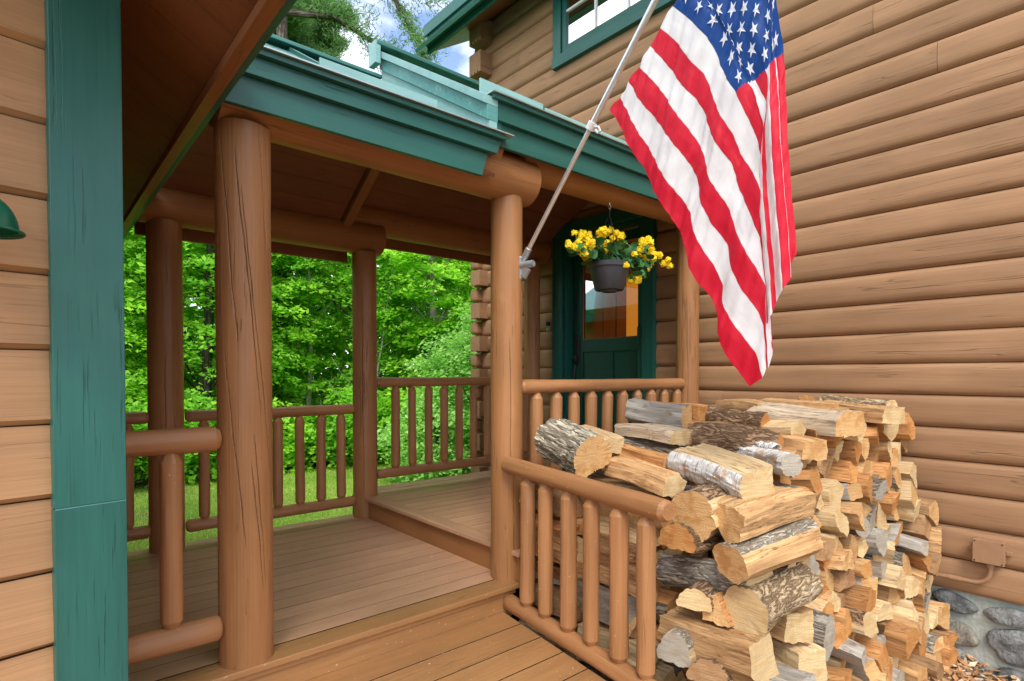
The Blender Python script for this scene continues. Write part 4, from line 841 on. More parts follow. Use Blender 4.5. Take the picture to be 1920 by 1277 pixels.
# ------------------------------------------------------------------ firewood
def cell_poly(cells, idx, bounds):
    x0, z0, x1, z1 = bounds; poly = [(x0, z0), (x1, z0), (x1, z1), (x0, z1)]; cx, cz = cells[idx]
    for j, (ox, oz) in enumerate(cells):
        if j == idx or abs(ox - cx) > .4 or abs(oz - cz) > .4: continue
        mx_, mz = (cx + ox) / 2, (cz + oz) / 2; nx_, nz_ = ox - cx, oz - cz; new = []
        for a, b in zip(poly, poly[1:] + poly[:1]):
            da = (a[0] - mx_) * nx_ + (a[1] - mz) * nz_; db = (b[0] - mx_) * nx_ + (b[1] - mz) * nz_
            if da <= 0: new.append(a)
            if (da < 0 < db) or (db < 0 < da): f = da / (da - db); new.append((a[0] + (b[0] - a[0]) * f, a[1] + (b[1] - a[1]) * f))
        poly = new
        if len(poly) < 3: return None
    return poly
LOGN = [0]
def log_mesh(poly, arc, Lg, wm, em, bm, seed, nx=9, dens=.012, rough=1.0, taper=0):
    """poly: section outline (a,b) about its centre, arc: set of edge indices that are bark; grows along local X 0..Lg"""
    rs = random.Random(seed); n = len(poly); pts = []; tag = []
    for i in range(n):
        a = poly[i]; b = poly[(i + 1) % n]; L_ = math.hypot(b[0] - a[0], b[1] - a[1]); m_ = max(1, int(L_ / dens)); ex = (b[0] - a[0]) / max(L_, 1e-6); ez = (b[1] - a[1]) / max(L_, 1e-6); ox, oz = ez, -ex
        for q in range(m_):
            f = q / m_; x = a[0] + (b[0] - a[0]) * f; z = a[1] + (b[1] - a[1]) * f; bow = (.20 * L_ if i in arc else rs.uniform(-.01, .03) * L_) * (4 * f * (1 - f))
            pts.append((x + ox * bow, z + oz * bow)); tag.append(1 if i in arc else 0)
    m = len(pts); off = rs.uniform(0, 90); V = []; G_ = []; F = []; MI = []
    bx = rs.uniform(-.02, .02); bz = rs.uniform(-.015, .015)
    px = rs.uniform(-.04, .04); pz = -.03 if arc else 0; s0a, s0b, s1a, s1b = [max(-.25, min(.25, rs.gauss(0, .13))) for _ in range(4)]
    for i in range(nx + 1):
        f = i / nx; x = Lg * f; sc = 1 + taper * (f - .5) + .05 * noise.noise(Vector((f * 2.2, off, 0)))
        for k, (a, b) in enumerate(pts):
            tg = tag[k] or tag[k - 1]; d = Vector((a, b)).normalized() if (a or b) else Vector((1, 0))
            if tg: dis = (.005 * noise.noise(Vector((x * 16 + off, a * 70, b * 70))) + .003 * noise.noise(Vector((x * 40 + off, a * 160, b * 160)))) * rough
            else: dis = (.010 * noise.noise(Vector((x * 3 + off, a * 22, b * 22))) + .006 * noise.noise(Vector((x * 6 + off, a * 95, b * 95)))) * rough
            a2 = a * sc + d.x * dis + bx * math.sin(math.pi * f); b2 = b * sc + d.y * dis + bz * math.sin(math.pi * f)
            xe = x
            if i in (0, nx): xe += .0035 * noise.noise(Vector((a * 60, b * 60, off + i)))
            xe += (a * s0a + b * s0b) * (1 - f) + (a * s1a + b * s1b) * f
            V.append((xe, a2, b2)); G_.append((x + off, a - px, b - pz))
    for i in range(nx):
        for k in range(m):
            k2 = (k + 1) % m; F.append((i * m + k, (i + 1) * m + k, (i + 1) * m + k2, i * m + k2)); MI.append(1 if tag[k] else 0)
    for i, fl_ in ((0, 0), (nx, 1)):
        c = len(V); ca = sum(V[i * m + k][1] for k in range(m)) / m; cb = sum(V[i * m + k][2] for k in range(m)) / m; V.append((Lg * (i / nx) + (.002 if i == 0 else -.002), ca, cb)); G_.append((off, ca - px, cb - pz))
        for k in range(m):
            k2 = (k + 1) % m; F.append((c, i * m + k, i * m + k2) if not fl_ else (c, i * m + k2, i * m + k)); MI.append(2)
    return V, F, MI, G_, [wm, bm, em]
PILEG = 'split firewood in the woodpile'
def place_log(poly, arc, A, direction, Lg, kinds, label, seed, up=(0, 0, 1), nx=9, dens=.012, rough=1.0, name='firewood_log'):
    ki, kb, ke = kinds; V, F, MI, G_, mats = log_mesh(poly, arc, Lg, FW[ki], EG[ke] if isinstance(ke, int) else ke, BK[kb] if isinstance(kb, int) else kb, seed, nx, dens, rough)
    ux = Vector(direction).normalized(); uy = Vector(up).cross(ux).normalized(); uz = ux.cross(uy)
    me_o = build(name, V, F, mats, MI, G_, None, smooth=35)
    Mx = Matrix((ux, uy, uz)).transposed().to_4x4(); Mx.translation = Vector(A); me_o.matrix_world = Mx
    setp(me_o, label, 'firewood', PILEG); return me_o

random.seed(21)
ORD = ['bottom', 'second', 'third', 'fourth', 'fifth', 'sixth', 'seventh', 'eighth', 'ninth', 'tenth', 'eleventh', 'twelfth', 'thirteenth', 'fourteenth', 'fifteenth', 'sixteenth']
# main stack: logs lie along Y, sawn ends face -Y
def stack(x0, x1, z0, z1, yf, Ld, cw, chh, skip, where, back=False, yd=1):
    rows = int(round((z1 - z0) / chh)); cells = []; info = []
    for r_ in range(rows):
        n = int(round((x1 - x0) / cw))
        for c_ in range(n):
            cells.append((x0 + (c_ + .5 + (.25 if r_ % 2 else -.25)) * (x1 - x0) / n + random.uniform(-.045, .045), z0 + (r_ + .5) * chh + random.uniform(-.034, .034))); info.append((r_, n - 1 - c_))
    for i, (r_, c_) in enumerate(info):
        if skip(cells[i], r_): continue
        poly = cell_poly(cells, i, (x0 - .02, z0, x1 + .03, z1))
        if not poly: continue
        # drop tiny edges, shrink
        q = [poly[0]]
        for p in poly[1:]:
            if math.hypot(p[0] - q[-1][0], p[1] - q[-1][1]) > .028: q.append(p)
        if len(q) < 3: continue
        cx = sum(p[0] for p in q) / len(q); cz = sum(p[1] for p in q) / len(q); sh = random.uniform(.92, 1.03)
        poly2 = [((p[0] - cx) * sh, (p[1] - cz) * sh) for p in q]
        if random.random() < .75 and len(poly2) > 3: poly2.pop(random.randrange(len(poly2)))     # wedge shapes
        n = len(poly2); lens = [math.hypot(poly2[(k + 1) % n][0] - poly2[k][0], poly2[(k + 1) % n][1] - poly2[k][1]) for k in range(n)]
        arc = set()
        if random.random() < .30: arc.add(max(range(n), key=lambda k: lens[k] + random.uniform(0, .03)))
        ki = random.choices(range(5), [4, 4, 3.5, 1.8, 2.4])[0]; kb = random.choices(range(4), [2, 3, 3, 2])[0]; ke = ki if random.random() < .75 else random.choices(range(5), [5, 4, 3, 1.5, 1])[0]
        Y = yf(cx, cz) + max(-.08, min(.09, random.gauss(0, .05))); yaw = max(-.2, min(.2, random.gauss(0, .11))); dirv = (math.sin(yaw), math.cos(yaw) * yd, random.gauss(0, .05))
        # local frame: ux = +Y, uz = up, uy = up x ux = -X  -> mirror section
        pl = [(-a, b) for a, b in poly2][::-1]; arc2 = {(n - 2 - k) % n for k in arc}
        lab = '%s split log%s, %s' % (FWN[ki], (' with ' + BKN[kb]) if arc else '', where % (ORD[r_].replace('bottom', 'first'), ORD[c_].replace('bottom', 'first')))
        place_log(pl, arc2, (cx, Y, cz), dirv, Ld * random.uniform(.92, 1.08), (ki, kb, ke), lab, 1000 + LOGN[0]); LOGN[0] += 1
topz = lambda x: .86 + .10 * min(1, max(0, (x - 2.7) / .7))
yf = lambda x, z: 1.235 - .075 * (x - 2.75) + .17 * (min(z, .95) - .9)
stack(2.74, 4.22, -.62, 1.0, yf, .45, .122, .104, lambda c, r_: c[1] > topz(c[0]), '%s row up, %s from the house wall')
stack(2.62, 4.22, .55, 1.02, lambda x, z: 1.72 + .02 * x, .42, .135, .115, lambda c, r_: c[1] > .93 or c[1] < .5, 'rear top, %s row, %s from siding')
# side stack seen through the balusters
stack(2.17, 2.72, -.62, .62, lambda x, z: 1.62, .40, .135, .108, lambda c, r_: c[1] > .60, '%s row up, %s from right behind railing')
stack(2.17, 2.72, -.62, .60, lambda x, z: 2.03, .38, .135, .108, lambda c, r_: c[1] > .60, 'by the porch post, %s row, %s column')

# hero logs placed one by one: near end, far end, section, kinds
def wedge(r, a0=-55, a1=235, flat=0, n=7):      # rounded top, flat underside
    P = [(math.cos(R(a0 + (a1 - a0) * i / n)) * r, math.sin(R(a0 + (a1 - a0) * i / n)) * r) for i in range(n + 1)]
    return P, set(range(n))
def half(w_, h_): return [(-w_ / 2, -h_ * .45), (w_ / 2, -h_ * .45), (w_ * .42, h_ * .1), (0, h_ * .55), (-w_ * .42, h_ * .1)], {1, 2, 3}
def slab(w_, h_): return [(-w_ / 2, -h_ / 2), (w_ / 2, -h_ * .4), (w_ * .45, h_ * .45), (-w_ * .4, h_ * .5)], set()
def tri(w_, h_, up=True):
    return ([(-w_ / 2, -h_ * .4), (w_ / 2, -h_ * .4), (w_ * .1, h_ * .6)], {1}) if up else ([(-w_ / 2, h_ * .4), (0, -h_ * .6), (w_ / 2, h_ * .4)], {2})
def bot(w_, h_): # flat top split faces, bark below
    return [(-w_ / 2, h_ * .35), (-w_ * .38, -h_ * .25), (0, -h_ * .5), (w_ * .38, -h_ * .25), (w_ / 2, h_ * .35)], {0, 1, 2, 3}
def barkfront(w_, h_):
    return [(w_ * .2, -h_ * .5), (w_ * .5, -h_ * .3), (w_ / 2, h_ * .3), (-w_ * .4, h_ * .5), (-w_ / 2, -h_ * .42)], {0, 1}
HERO = [
 ((2.231, 1.965, .763), (2.347, 2.364, .826), wedge(.118, -60, 200), (1, 5, 0), 'short thick log with deep grey ridged bark on top of the pile behind the railing', 60, .004, 1.6),
 ((2.469, 2.027, .80), (2.614, 2.421, .84), slab(.14, .09), (1, 3, 1), 'pale cream split log lying right behind the ridged bark log', 9, .012, 1),
 ((2.50, 1.66, .745), (2.60, 2.09, .775), slab(.15, .075), (2, 2, 0), 'flat orange brown split log between ridged bark log and birch log', 12, .01, 1),
 ((2.33, 1.54, .672), (2.43, 1.97, .70), ([(.07, -.035), (.055, .035), (-.02, .05), (-.07, .01), (-.04, -.045)], set()), (0, 2, 1), 'yellow tan wedge log with clean split face just above the railing', 12, .01, 1),
 ((2.385, 1.16, .720), (2.525, 1.60, .765), barkfront(.17, .165), (1, M['birch'], 1), 'white birch bark log lying on the front corner of the pile', 30, .006, 1.2),
 ((2.63, 1.13, .79), (2.73, 1.40, .81), wedge(.052, -90, 250), (3, M['birch'], 3), 'short round birch piece with curled white bark and grey end', 20, .006, 1.5),
 ((2.86, 1.12, .835), (3.00, 1.60, .865), slab(.15, .095), (0, 2, 0), 'smooth tan plank shaped log behind the curled birch piece', 10, .012, 1),
 ((3.22, 1.09, .945), (3.30, 1.60, .965), ([(.125, -.06), (.12, .02), (.05, .07), (-.12, .06), (-.11, -.06)], set()), (5, 3, 0), 'widest weathered grey split log on top of the stack', 12, .012, 1.3),
 ((3.70, 1.03, .965), (3.93, 1.47, .985), slab(.17, .095), (0, 2, 1), 'tan log jutting out furthest at the top near the siding', 10, .012, 1),
 ((2.862, 1.60, .90), (2.93, 2.04, .915), slab(.12, .08), (4, 1, 4), 'dark stained split log at the back of the pile top below the door railing', 9, .012, 1),
 ((2.64, 1.70, .865), (2.71, 2.14, .87), slab(.15, .08), (5, 2, 1), 'grey brown barked log lying at the back left of the pile top', 9, .012, 1.2),
 ((3.27, 1.56, 1.0), (3.50, 1.95, 1.0), slab(.12, .065), (0, 3, 0), 'thin tan split log across the back of the pile top', 9, .012, 1),
 ((4.00, 1.13, .99), (4.12, 1.56, 1.01), half(.14, .10), (1, 4, 1), 'cream log with lichened bark topmost beside the siding', 9, .012, 1),
 ((3.62, 1.45, 1.02), (4.0, 1.62, 1.035), slab(.10, .04), (2, 2, 0), 'thin orange splinter log lying across the highest point of the pile', 9, .012, 1),
 ((3.00, 1.42, .955), (3.05, 1.82, .975), tri(.11, .08), (4, 2, 2), 'brown triangular split log behind the plank shaped log', 9, .012, 1),
 ((2.165, 1.34, .585), (2.585, 1.42, .60), ([(-.085, -.02), (-.02, -.10), (.07, -.07), (.09, .03), (.02, .095), (-.06, .075)], {3, 4}), (1, 2, 0), 'large yellow sawn end at the railing end with dark bark on its top', 12, .01, 1.2),
 ((2.18, 1.19, .592), (2.60, 1.10, .635), ([(-.085, .045), (-.06, -.045), (0, -.07), (.06, -.03), (.08, .055)], {3}), (0, 2, 0), 'tan half log under the birch log pointing right', 12, .01, 1),
 ((2.145, 1.16, .435), (2.545, 1.04, .50), ([(-.078, -.02), (-.02, -.068), (.06, -.05), (.075, .03), (.0, .065), (-.058, .05)], {3, 4}), (0, 3, 0), 'curved orange log with pale lichened bark top, second below the birch log', 14, .01, 1.2),
 ((2.13, 1.40, .462), (2.53, 1.44, .44), wedge(.075, -10, 190), (2, 2, 2), 'orange half round sawn end right beside the end of the railing', 10, .01, 1),
 ((2.33, 1.125, .335), (2.31, 1.56, .29), wedge(.072, -200, 60), (1, 1, 1), 'dark grey mossy bark log at mid height of the corner', 24, .008, 1.4),
 ((2.125, 1.31, .225), (2.53, 1.39, .20), wedge(.058, -10, 190), (1, 2, 1), 'small half round end below the mossy bark log, left of two', 9, .01, 1),
 ((2.17, 1.23, .215), (2.57, 1.31, .19), tri(.10, .10), (2, 2, 0), 'small orange wedge end below the mossy bark log, right of two', 9, .01, 1),
 ((2.205, 1.13, .235), (2.62, 1.09, .28), ([(-.085, -.03), (-.02, -.08), (.07, -.06), (.085, .03), (.0, .075), (-.06, .06)], {3, 4, 5}), (1, 4, 1), 'cream log with cracked flaky bark at lower middle of the corner', 16, .009, 1.6),
 ((2.17, 1.03, .085), (2.20, 1.47, .06), ([(-.08, -.07), (.05, -.08), (.088, -.02), (.075, .065), (-.06, .075)], {0}), (0, 2, 1), 'big clean orange split log low in the corner with end facing right', 12, .01, 1),
 ((2.23, .93, -.05), (2.40, 1.28, -.15), slab(.22, .14), (3, 3, 3), 'large smooth silver grey slab at the bottom of the pile', 10, .012, 1),
 ((2.05, 1.20, -.02), (2.45, 1.25, -.06), wedge(.065, -10, 190), (4, 2, 4), 'brown half log low at the pile corner under the orange log', 9, .01, 1),
 ((2.03, 1.34, .06), (2.43, 1.41, .03), half(.12, .11), (1, 3, 3), 'greenish grey end low behind the last baluster', 9, .01, 1),
 ((2.54, 1.10, .44), (2.80, 1.35, .42), slab(.11, .12), (4, 2, 0), 'brown split block right of the curved orange log', 9, .012, 1),
 ((2.56, 1.09, .27), (2.72, 1.45, .25), tri(.14, .17), (0, 2, 1), 'tan upright wedge right of the mossy bark log', 9, .012, 1),
 ((2.56, 1.06, .09), (2.70, 1.45, .08), slab(.13, .13), (0, 2, 1), 'yellow faced block right of the big clean orange log', 9, .012, 1),
 ((2.62, 1.08, .60), (2.78, 1.46, .60), tri(.13, .15, False), (2, 1, 2), 'orange end wedge just right of the birch bark log', 9, .012, 1),
 ((2.60, 1.02, -.08), (2.75, 1.4, -.10), slab(.13, .12), (1, 2, 1), 'cream block above the grey slab at its right', 9, .012, 1),
 ((2.05, 1.18, -.20), (2.47, 1.14, -.22), half(.14, .14), (0, 1, 3), 'hidden tan log beneath the grey slab', 8, .012, 1),
 ((2.50, .98, -.26), (2.68, 1.36, -.28), slab(.16, .13), (0, 1, 0), 'tan block at the very bottom right of the grey slab', 8, .012, 1),
 ((3.45, 1.25, 1.005), (3.52, 1.68, 1.015), slab(.15, .07), (0, 2, 0), 'long smooth tan log between the widest grey log and the siding', 9, .012, 1),
]
for i, (a, b, (poly, arc), kinds, lab, nx_, dens, rgh) in enumerate(HERO):
    a = Vector(a); b = Vector(b); d = b - a; Lh = d.length; kf = 1.16 if a.z < .7 else 1.0; poly = [(p * kf, q * kf) for p, q in poly]
    place_log(poly, arc, a, d, Lh, kinds, lab, 5000 + i, nx=nx_, dens=dens, rough=rgh)
# curls of loose white birch bark on the small birch piece
mb = MB((2.66, 1.2, .86)); V = []; F = []
for i in range(13):
    for j in range(9):
        a = i / 12 * 3.2 - .1; r_ = .014 + .007 * a + .014 * noise.noise(Vector((i * .5, j * .6, 1))); y = (j / 8 - .5) * .11 + .022 * noise.noise(Vector((i, j, 3)))
        V.append((math.cos(a) * r_, y, math.sin(a) * r_ * .8 + .004 * noise.noise(Vector((i * .8, j * .8, 7)))))
for i in range(12):
    for j in range(8): a = i * 9 + j; F.append((a, a + 9, a + 10, a + 1))
o = build('birch_curl', V, F, M['birch'], GC=[(v[1], v[0], v[2]) for v in V], loc=(2.60, 1.22, .862), smooth=60); o.rotation_euler = (0, 0, -.3); md = o.modifiers.new('s', 'SOLIDIFY'); md.thickness = .002
setp(o, 'loose white curl of birch bark lying on the woodpile', 'bark')

# bark chips and debris
V = []; F = []; rs = random.Random(3)
for i in range(3000):
    x = rs.uniform(2.6, 4.32); y = rs.uniform(.30, 1.15) if rs.random() < .8 else rs.uniform(-.4, .5); hh = .10 * max(0, 1 - abs(y - .95) / .5) if x < 4.3 else 0
    c = Vector((x, y, -.612 + rs.uniform(0, .05) + hh)); s = rs.uniform(.010, .042); d = Vector((rs.gauss(0, .35), rs.gauss(0, .35), 1)).normalized(); a = d.orthogonal().normalized(); an = rs.uniform(0, 6.3); a = a * math.cos(an) + d.cross(a) * math.sin(an); b = d.cross(a); n = len(V)
    V += [c + a * s, c + b * s * rs.uniform(.2, .5) + d * .004, c - a * s * rs.uniform(.6, 1), c - b * s * rs.uniform(.2, .6)]; V += [v - d * .004 for v in V[-4:]]
    F += [(n, n + 1, n + 2, n + 3), (n + 7, n + 6, n + 5, n + 4), (n, n + 4, n + 5, n + 1), (n + 1, n + 5, n + 6, n + 2), (n + 2, n + 6, n + 7, n + 3), (n + 3, n + 7, n + 4, n)]
g = NG('bark_chips'); rnd = g.n('ShaderNodeNewGeometry').outputs['Random Per Island']; rr = g.n('ShaderNodeValToRGB'); cr = rr.color_ramp; cr.elements[0].color = (.40, .20, .08, 1); cr.elements[1].color = (.75, .62, .45, 1); e = cr.elements.new(.3); e.color = (.58, .34, .15, 1); e = cr.elements.new(.6); e.color = (.30, .15, .07, 1); g.l(rnd, rr.inputs[0]); M['chips'] = g.fin(rr.outputs[0], .8, .2)
o = build('wood_chips', V, F, M['chips'], smooth=0); setp(o, 'scattered tan bark chips on the ground at the foot of the woodpile', 'wood chips', kind='stuff')

V = []; F = []; rs = random.Random(8)
for i in range(420):
    if i < 260: x, y, z = rs.uniform(.6, 2.0), rs.uniform(1.3, 2.44), -.148; x = min(x, clipx(y) - .06)
    elif i < 340: x, y, z = rs.uniform(1.5, 2.05), rs.uniform(2.46, 3.2), .002
    else: x, y, z = rs.uniform(.4, 2.1), rs.uniform(2.5, 4.4), .002
    s_ = rs.uniform(.0015, .005) * (1.6 if rs.random() < .1 else 1); an = rs.uniform(0, 6.3); n = len(V)
    for q in range(4): V.append((x + math.cos(an + q * 1.57) * s_ * (1 if q % 2 else .5), y + math.sin(an + q * 1.57) * s_ * (1 if q % 2 else .5), z + .0005))
    V.append((x, y, z + s_ * .7)); F += [(n + q, n + (q + 1) % 4, n + 4) for q in range(4)]
o = build('wood_crumbs', V, F, M['chips'], smooth=0); setp(o, 'pale wood crumbs scattered over the porch floor boards', 'wood crumbs', kind='stuff')

# ------------------------------------------------------------------ vegetation
def leafmesh(name, C, S, Nn, m, parent=None, loc=(0, 0, 0), asp=.6, seed=0):
    rg = np.random.default_rng(seed); n = len(C); Nn = Nn / np.linalg.norm(Nn, axis=1, keepdims=True); rnd = rg.normal(size=(n, 3)); A = np.cross(Nn, rnd); A /= np.linalg.norm(A, axis=1, keepdims=True) + 1e-9; B = np.cross(Nn, A); S = S[:, None]
    V = np.empty((n, 4, 3)); V[:, 0] = C + A * S; V[:, 1] = C + B * S * asp + A * S * .1 - Nn * S * .18; V[:, 2] = C - A * S; V[:, 3] = C - B * S * asp + A * S * .1 - Nn * S * .18
    F = np.arange(n * 4).reshape(n, 4); V = V.reshape(-1, 3) - np.array(loc)
    me = bpy.data.meshes.new(name); me.vertices.add(n * 4); me.vertices.foreach_set('co', V.ravel()); me.loops.add(n * 4); me.loops.foreach_set('vertex_index', F.ravel().astype(np.int32)); me.polygons.add(n); me.polygons.foreach_set('loop_start', np.arange(0, n * 4, 4, dtype=np.int32)); me.polygons.foreach_set('loop_total', np.full(n, 4, dtype=np.int32))
    me.materials.append(m); me.update(); me.validate(); o = bpy.data.objects.new(name, me); COL.objects.link(o)
    if parent: o.parent = parent
    else: o.location = loc
    return o
def broadleaf(name, label, cat, x, y, h, rx, ry, zlo, nspray, nleaf, m, seed, ls=.075, trunk='trunk', group=None, tr=.09, lean=(0, 0)):
    rg = np.random.default_rng(seed); loc = (x, y, -.62); t = thing(name, label, cat, loc, group=group); rs = random.Random(seed)
    zc = (h + zlo) / 2; rz = (h - zlo) / 2
    d = rg.normal(size=(nspray, 3)); d /= np.linalg.norm(d, axis=1, keepdims=True); rad = rg.uniform(.35, 1, nspray) ** .45
    lob = 1 + .28 * np.sin(d[:, 0] * 5 + seed) * np.cos(d[:, 2] * 6 + seed * 2)
    P = d * (rad * lob)[:, None] * np.array([rx, ry, rz]) + np.array([x, y, zc - .62])
    C = []; Nn = []
    for p in P:
        k = int(nleaf * rg.uniform(.6, 1.4)); R0 = rg.uniform(.22, .5); ang = rg.uniform(0, 6.28, k); rr = R0 * np.sqrt(rg.uniform(0, 1, k)); out_ = np.array([p[0] - x, p[1] - y]); out_ /= np.linalg.norm(out_) + 1e-6
        q = np.stack([p[0] + np.cos(ang) * rr, p[1] + np.sin(ang) * rr, p[2] + rg.normal(0, .05, k) - .3 * rr], 1); q[:, 2] -= .22 * ((q[:, :2] - p[:2]) @ out_)
        C.append(q); nn = rg.normal(0, .38, (k, 3)); nn[:, 2] += 1; nn[:, :2] += out_ * .35; Nn.append(nn)
    C = np.concatenate(C); Nn = np.concatenate(Nn); leafmesh('crown', C, rg.uniform(.6, 1.25, len(C)) * ls, Nn, m, t, loc, .62, seed)
    mb = MB(loc); hh = h * .85; pts = [(x + lean[0] * f + .08 * math.sin(f * 5 + seed), y + lean[1] * f + .06 * math.cos(f * 4 + seed), -.66 + hh * f) for f in [i / 9 for i in range(10)]]; mb.tube(pts, [tr * (1.25 - f / 9) + .012 for f in range(10)], 12)
    for i in range(26):
        p = Vector(P[rs.randrange(nspray)]); f = min(.95, max(.12, (p.z + .2) / hh * .8)); q = Vector(pts[int(f * 9)]); mid = q.lerp(p, .5) + Vector((0, 0, .15)); mb.tube([q, mid, p], [tr * .28, tr * .16, .006], 6)
    mb.obj('trunk', [M[trunk]], t, 60); return t
GT = 'trees along the edge of the wood behind the porch'
TR = [(.9, 12.2, 7.2, 1.7, 1.4, .5, 'A', 'bright maple tree seen between the corner board and the back left post'), (2.6, 11.9, 7.6, 1.6, 1.3, .3, 'B', 'layered beech tree seen between the two left posts'),
      (4.1, 12.6, 8.0, 1.5, 1.4, .7, 'A', 'bright leafy tree directly right of the thick near post'), (5.6, 11.8, 7.8, 1.5, 1.4, .4, 'B', 'dense green tree left of the dark back post'),
      (7.0, 10.9, 7.5, 1.6, 1.4, .9, 'A', 'leafy tree above the back railing left part'), (8.7, 10.9, 8.2, 1.8, 1.5, .6, 'B', 'leafy tree above the back railing near the log corner'),
      (-.6, 12.8, 7.4, 1.6, 1.4, .4, 'B', 'leafy tree half hidden behind the corner board'), (10.3, 9.6, 8.0, 1.8, 1.6, .5, 'A', 'leafy tree mostly hidden behind the log corner')]
for i, (x, y, h, rx, ry, zl, k, lab) in enumerate(TR):
    broadleaf('broadleaf_tree', lab, 'tree', x, y, h, rx, ry, zl, 300, 88, M['leaf' + k], 10 + i, .062 if k == 'A' else .052, trunk='birchtrunk' if i in (4, 5) else 'trunk', group=GT)
SH = [(.6, 10.6, 1.5, 'D', 'low dark shrub at the lawn edge far left'), (2.2, 10.9, 1.6, 'B', 'low shrub at the lawn edge behind the left balusters'), (3.6, 11.1, 1.4, 'A', 'low shrub at the lawn edge by the near post'), (5.0, 10.6, 1.5, 'B', 'low shrub at the lawn edge behind the middle balusters'), (6.1, 9.9, 1.7, 'A', 'green shrub just left of the pale shrub')]
for i, (x, y, h, k, lab) in enumerate(SH):
    broadleaf('shrub', lab, 'shrub', x, y, h, 1.0, .7, .1, 90, 55, M['leaf' + k], 40 + i, .06, tr=.02, group='shrubs along the lawn edge')
broadleaf('shrub', 'pale green flowering shrub behind the back railing near the log corner', 'shrub', 6.4, 8.4, 2.9, 1.15, .9, .0, 300, 60, M['leafC'], 55, .042, tr=.03, group='shrubs along the lawn edge')
broadleaf('shrub', 'second pale shrub right behind the back railing posts', 'shrub', 5.2, 8.1, 1.5, .9, .6, .0, 130, 55, M['leafC'], 56, .042, tr=.02, group='shrubs along the lawn edge')
# thin birches
for (x, y, lx, ly, h, r_, lab) in [(4.55, 11.9, .0, .1, 6.2, .055, 'thin upright white birch trunk between near post and dark back post'), (5.15, 10.9, .9, -.3, 5.0, .024, 'slender leaning pale trunk left of the dark back post'), (4.75, 10.6, .25, 0, 1.9, .022, 'short crooked pale sapling behind the middle balusters')]:
    mb = MB((x, y, -.62)); mb.tube([(x + lx * f + .05 * math.sin(f * 7 + x), y + ly * f, -.64 + h * f) for f in [i / 12 for i in range(13)]], [r_ * (1.1 - .6 * i / 12) for i in range(13)], 10)
    for i in range(5):
        f = .35 + .12 * i; p = Vector((x + lx * f, y + ly * f, -.64 + h * f)); s = 1 if i % 2 else -1; mb.tube([p, p + Vector((.3 * s, -.1, .25)), p + Vector((.55 * s, -.15, .6))], [r_ * .35, r_ * .2, .004], 6)
    o = mb.obj('birch_sapling', [M['birchtrunk']], None, 60); setp(o, lab, 'tree', 'thin pale trunks at the lawn edge')
# far wood mass
rg = np.random.default_rng(7); n = 150000; X = rg.uniform(-9, 24, n); dep = rg.uniform(0, 1, n) ** 1.5 * 6; Yb = 15.2 - (X - 3) * .22 + dep; Z = rg.uniform(-.5, 7.5, n) ** 1.0; keep = noise_keep = np.sin(X * 1.9) * np.cos(Z * 1.6 + X) + rg.uniform(-.5, 1.6, n) > -.1
C = np.stack([X, Yb, Z], 1)[keep]; Nn = rg.normal(0, .5, C.shape); Nn[:, 2] += .8; Nn[:, 1] -= .5
o = leafmesh('woods', C, rg.uniform(.09, .17, len(C)), Nn, M['leafD'], None, (0, 0, 0), .62, 7); setp(o, 'deep shaded woods behind the nearer trees', 'woods', kind='stuff')
mb = MB((5, 16, 0)); rs = random.Random(9)
# grass
rg = np.random.default_rng(3); n = 70000; X = rg.uniform(-1.2, 8.5, n); Y = 4.8 + rg.uniform(0, 1, n) * 5.9
hgt = rg.uniform(.02, .06, n); an = rg.uniform(0, 6.28, n); dx, dy = np.cos(an), np.sin(an); wd = rg.uniform(.003, .006, n); lx = rg.normal(0, .018, n); ly = rg.normal(0, .018, n)
V = np.empty((n, 3, 3)); V[:, 0] = np.stack([X - dx * wd, Y - dy * wd, np.full(n, -.601)], 1); V[:, 1] = np.stack([X + dx * wd, Y + dy * wd, np.full(n, -.601)], 1); V[:, 2] = np.stack([X + lx, Y + ly, -.6 + hgt], 1)
o = build('grass', V.reshape(-1, 3), np.arange(n * 3).reshape(n, 3), M['grass'], smooth=0); setp(o, 'short yellow green grass on the lawn behind the porch', 'grass', kind='stuff')

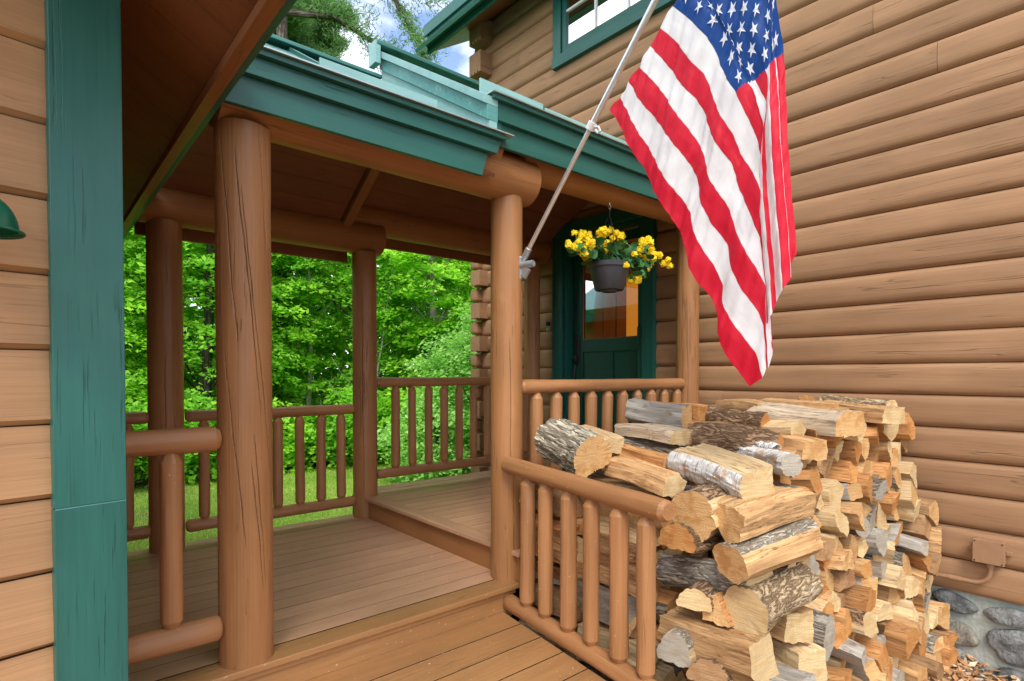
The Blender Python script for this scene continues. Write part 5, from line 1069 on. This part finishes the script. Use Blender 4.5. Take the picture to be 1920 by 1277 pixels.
# pines above the roofs
def needles(P, D, nb, ln, m, parent, loc, seed, name='crown', wd=.012):
    rg = np.random.default_rng(seed); P = np.array(P); D = np.array(D); n = len(P); idx = np.repeat(np.arange(n), nb); base = P[idx] + rg.normal(0, .11, (n * nb, 3)); d = D[idx] * .6 + rg.normal(0, .65, (n * nb, 3)); d[:, 2] += .25; d /= np.linalg.norm(d, axis=1, keepdims=True)
    tip = base + d * ln * rg.uniform(.6, 1.2, (n * nb, 1)); sd_ = np.cross(d, rg.normal(size=d.shape)); sd_ /= np.linalg.norm(sd_, axis=1, keepdims=True); sd_ *= wd
    V = np.stack([base - sd_, base + sd_, tip], 1).reshape(-1, 3) - np.array(loc); return build(name, V, np.arange(len(V)).reshape(-1, 3), m, parent=parent, smooth=0)
def pine(label, x, y, h, z0, reach, seed, nb=85, tr=.26, limbs=None):
    loc = (x, y, -.62); t = thing('pine_tree', label, 'tree', loc, group='pine trees rising above the porch roofs'); rs = random.Random(seed); mb = MB(loc)
    mb.tube([(x, y, -.65), (x + .05, y, h * .5), (x, y, h)], [tr * 1.2, tr * .8, .05], 14); P = []; D = []
    zz = z0
    while zz < h:
        for _ in range(3):
            an = rs.uniform(0, 6.28); ln = reach * (1 - .75 * (zz - z0) / (h - z0)) * rs.uniform(.6, 1.15); dv = Vector((math.cos(an), math.sin(an), 0)); p = Vector((x, y, zz)); pts = [p + dv * ln * f + Vector((0, 0, ln * (.18 * f - .12 * f * f))) for f in (0, .25, .5, .75, 1)]
            mb.tube(pts, [tr * .22, tr * .17, tr * .12, tr * .08, .012], 6)
            for f in [.3 + .7 * i / 11 for i in range(12)]:
                k = min(3, int(f * 4)); q = pts[k].lerp(pts[k + 1], f * 4 - k)
                for sg in (-1, 1):
                    sl = ln * .32 * (1.15 - f) + .15; dd = (dv * .5 + Vector((-dv.y, dv.x, 0)) * sg * rs.uniform(.6, 1.1) + Vector((0, 0, rs.uniform(-.1, .3)))).normalized(); e_ = q + dd * sl; mb.tube([q, e_], [.012, .005], 4)
                    for g_ in range(4): P.append(tuple(q + dd * sl * (.35 + .65 * g_ / 3))); D.append(tuple(dd))
        zz += rs.uniform(.32, .5)
    needles(P, D, nb, .17, M['needle'], t, loc, seed); mb.obj('trunk', [M['trunk']], t, 60); return t
pine('tall pine with thick grey trunk above the lower porch roof', 5.3, 17.2, 18, 9.0, 2.6, 3)
pine('distant pine at the left edge of the sky gap', 2.6, 19.0, 17, 8.5, 2.6, 6)
# overhanging pine limb with twigs: belongs to a pine hidden behind the eave
def limb_tree(label, x, y, h, limbs, seed):
    loc = (x, y, -.62); t = thing('pine_tree', label, 'tree', loc, group='pine trees rising above the porch roofs'); mb = MB(loc); rs = random.Random(seed); P = []; D = []
    mb.tube([(x, y, -.65), (x, y, h)], [.22, .08], 12)
    for pts in limbs:
        pts = [Vector(p) for p in pts]; n = len(pts); mb.tube(pts, [.07 * (1 - i / n) + .014 for i in range(n)], 7)
        for i in range(n - 1):
            for k in range(9):
                q = pts[i].lerp(pts[i + 1], k / 9)
                if i == 0 and k < 4: continue
                dv = (pts[i + 1] - pts[i]).normalized(); sd_ = dv.cross(Vector((0, 0, 1))).normalized() * rs.choice((-1, 1)); dd = (dv * .7 + sd_ * rs.uniform(.3, 1) + Vector((0, 0, rs.uniform(-.5, .5)))).normalized(); sl = rs.uniform(.45, 1.2); e_ = q + dd * sl; mb.tube([q, q.lerp(e_, .5) + Vector((0, 0, .05)), e_], [.016, .011, .004], 5)
                for g_ in range(5): P.append(tuple(q + dd * sl * (.3 + .7 * g_ / 4))); D.append(tuple(dd))
    needles(P, D, 26, .14, M['needle'], t, loc, seed); mb.obj('trunk', [M['trunk']], t, 60)
limb_tree('pine with thin drooping limbs crossing the white clouds', 4.6, 13.6, 13.2, [[(4.6, 13.6, 12.2), (5.6, 12.9, 11.6), (6.6, 12.2, 10.3), (7.15, 11.8, 9.1), (7.35, 11.7, 8.6)], [(5.9, 12.7, 11.3), (7.0, 12.3, 11.0), (7.5, 12.1, 10.5)], [(4.6, 13.6, 9.6), (5.6, 13.0, 9.6), (6.6, 12.6, 9.1), (7.4, 12.2, 8.4)]], 8)
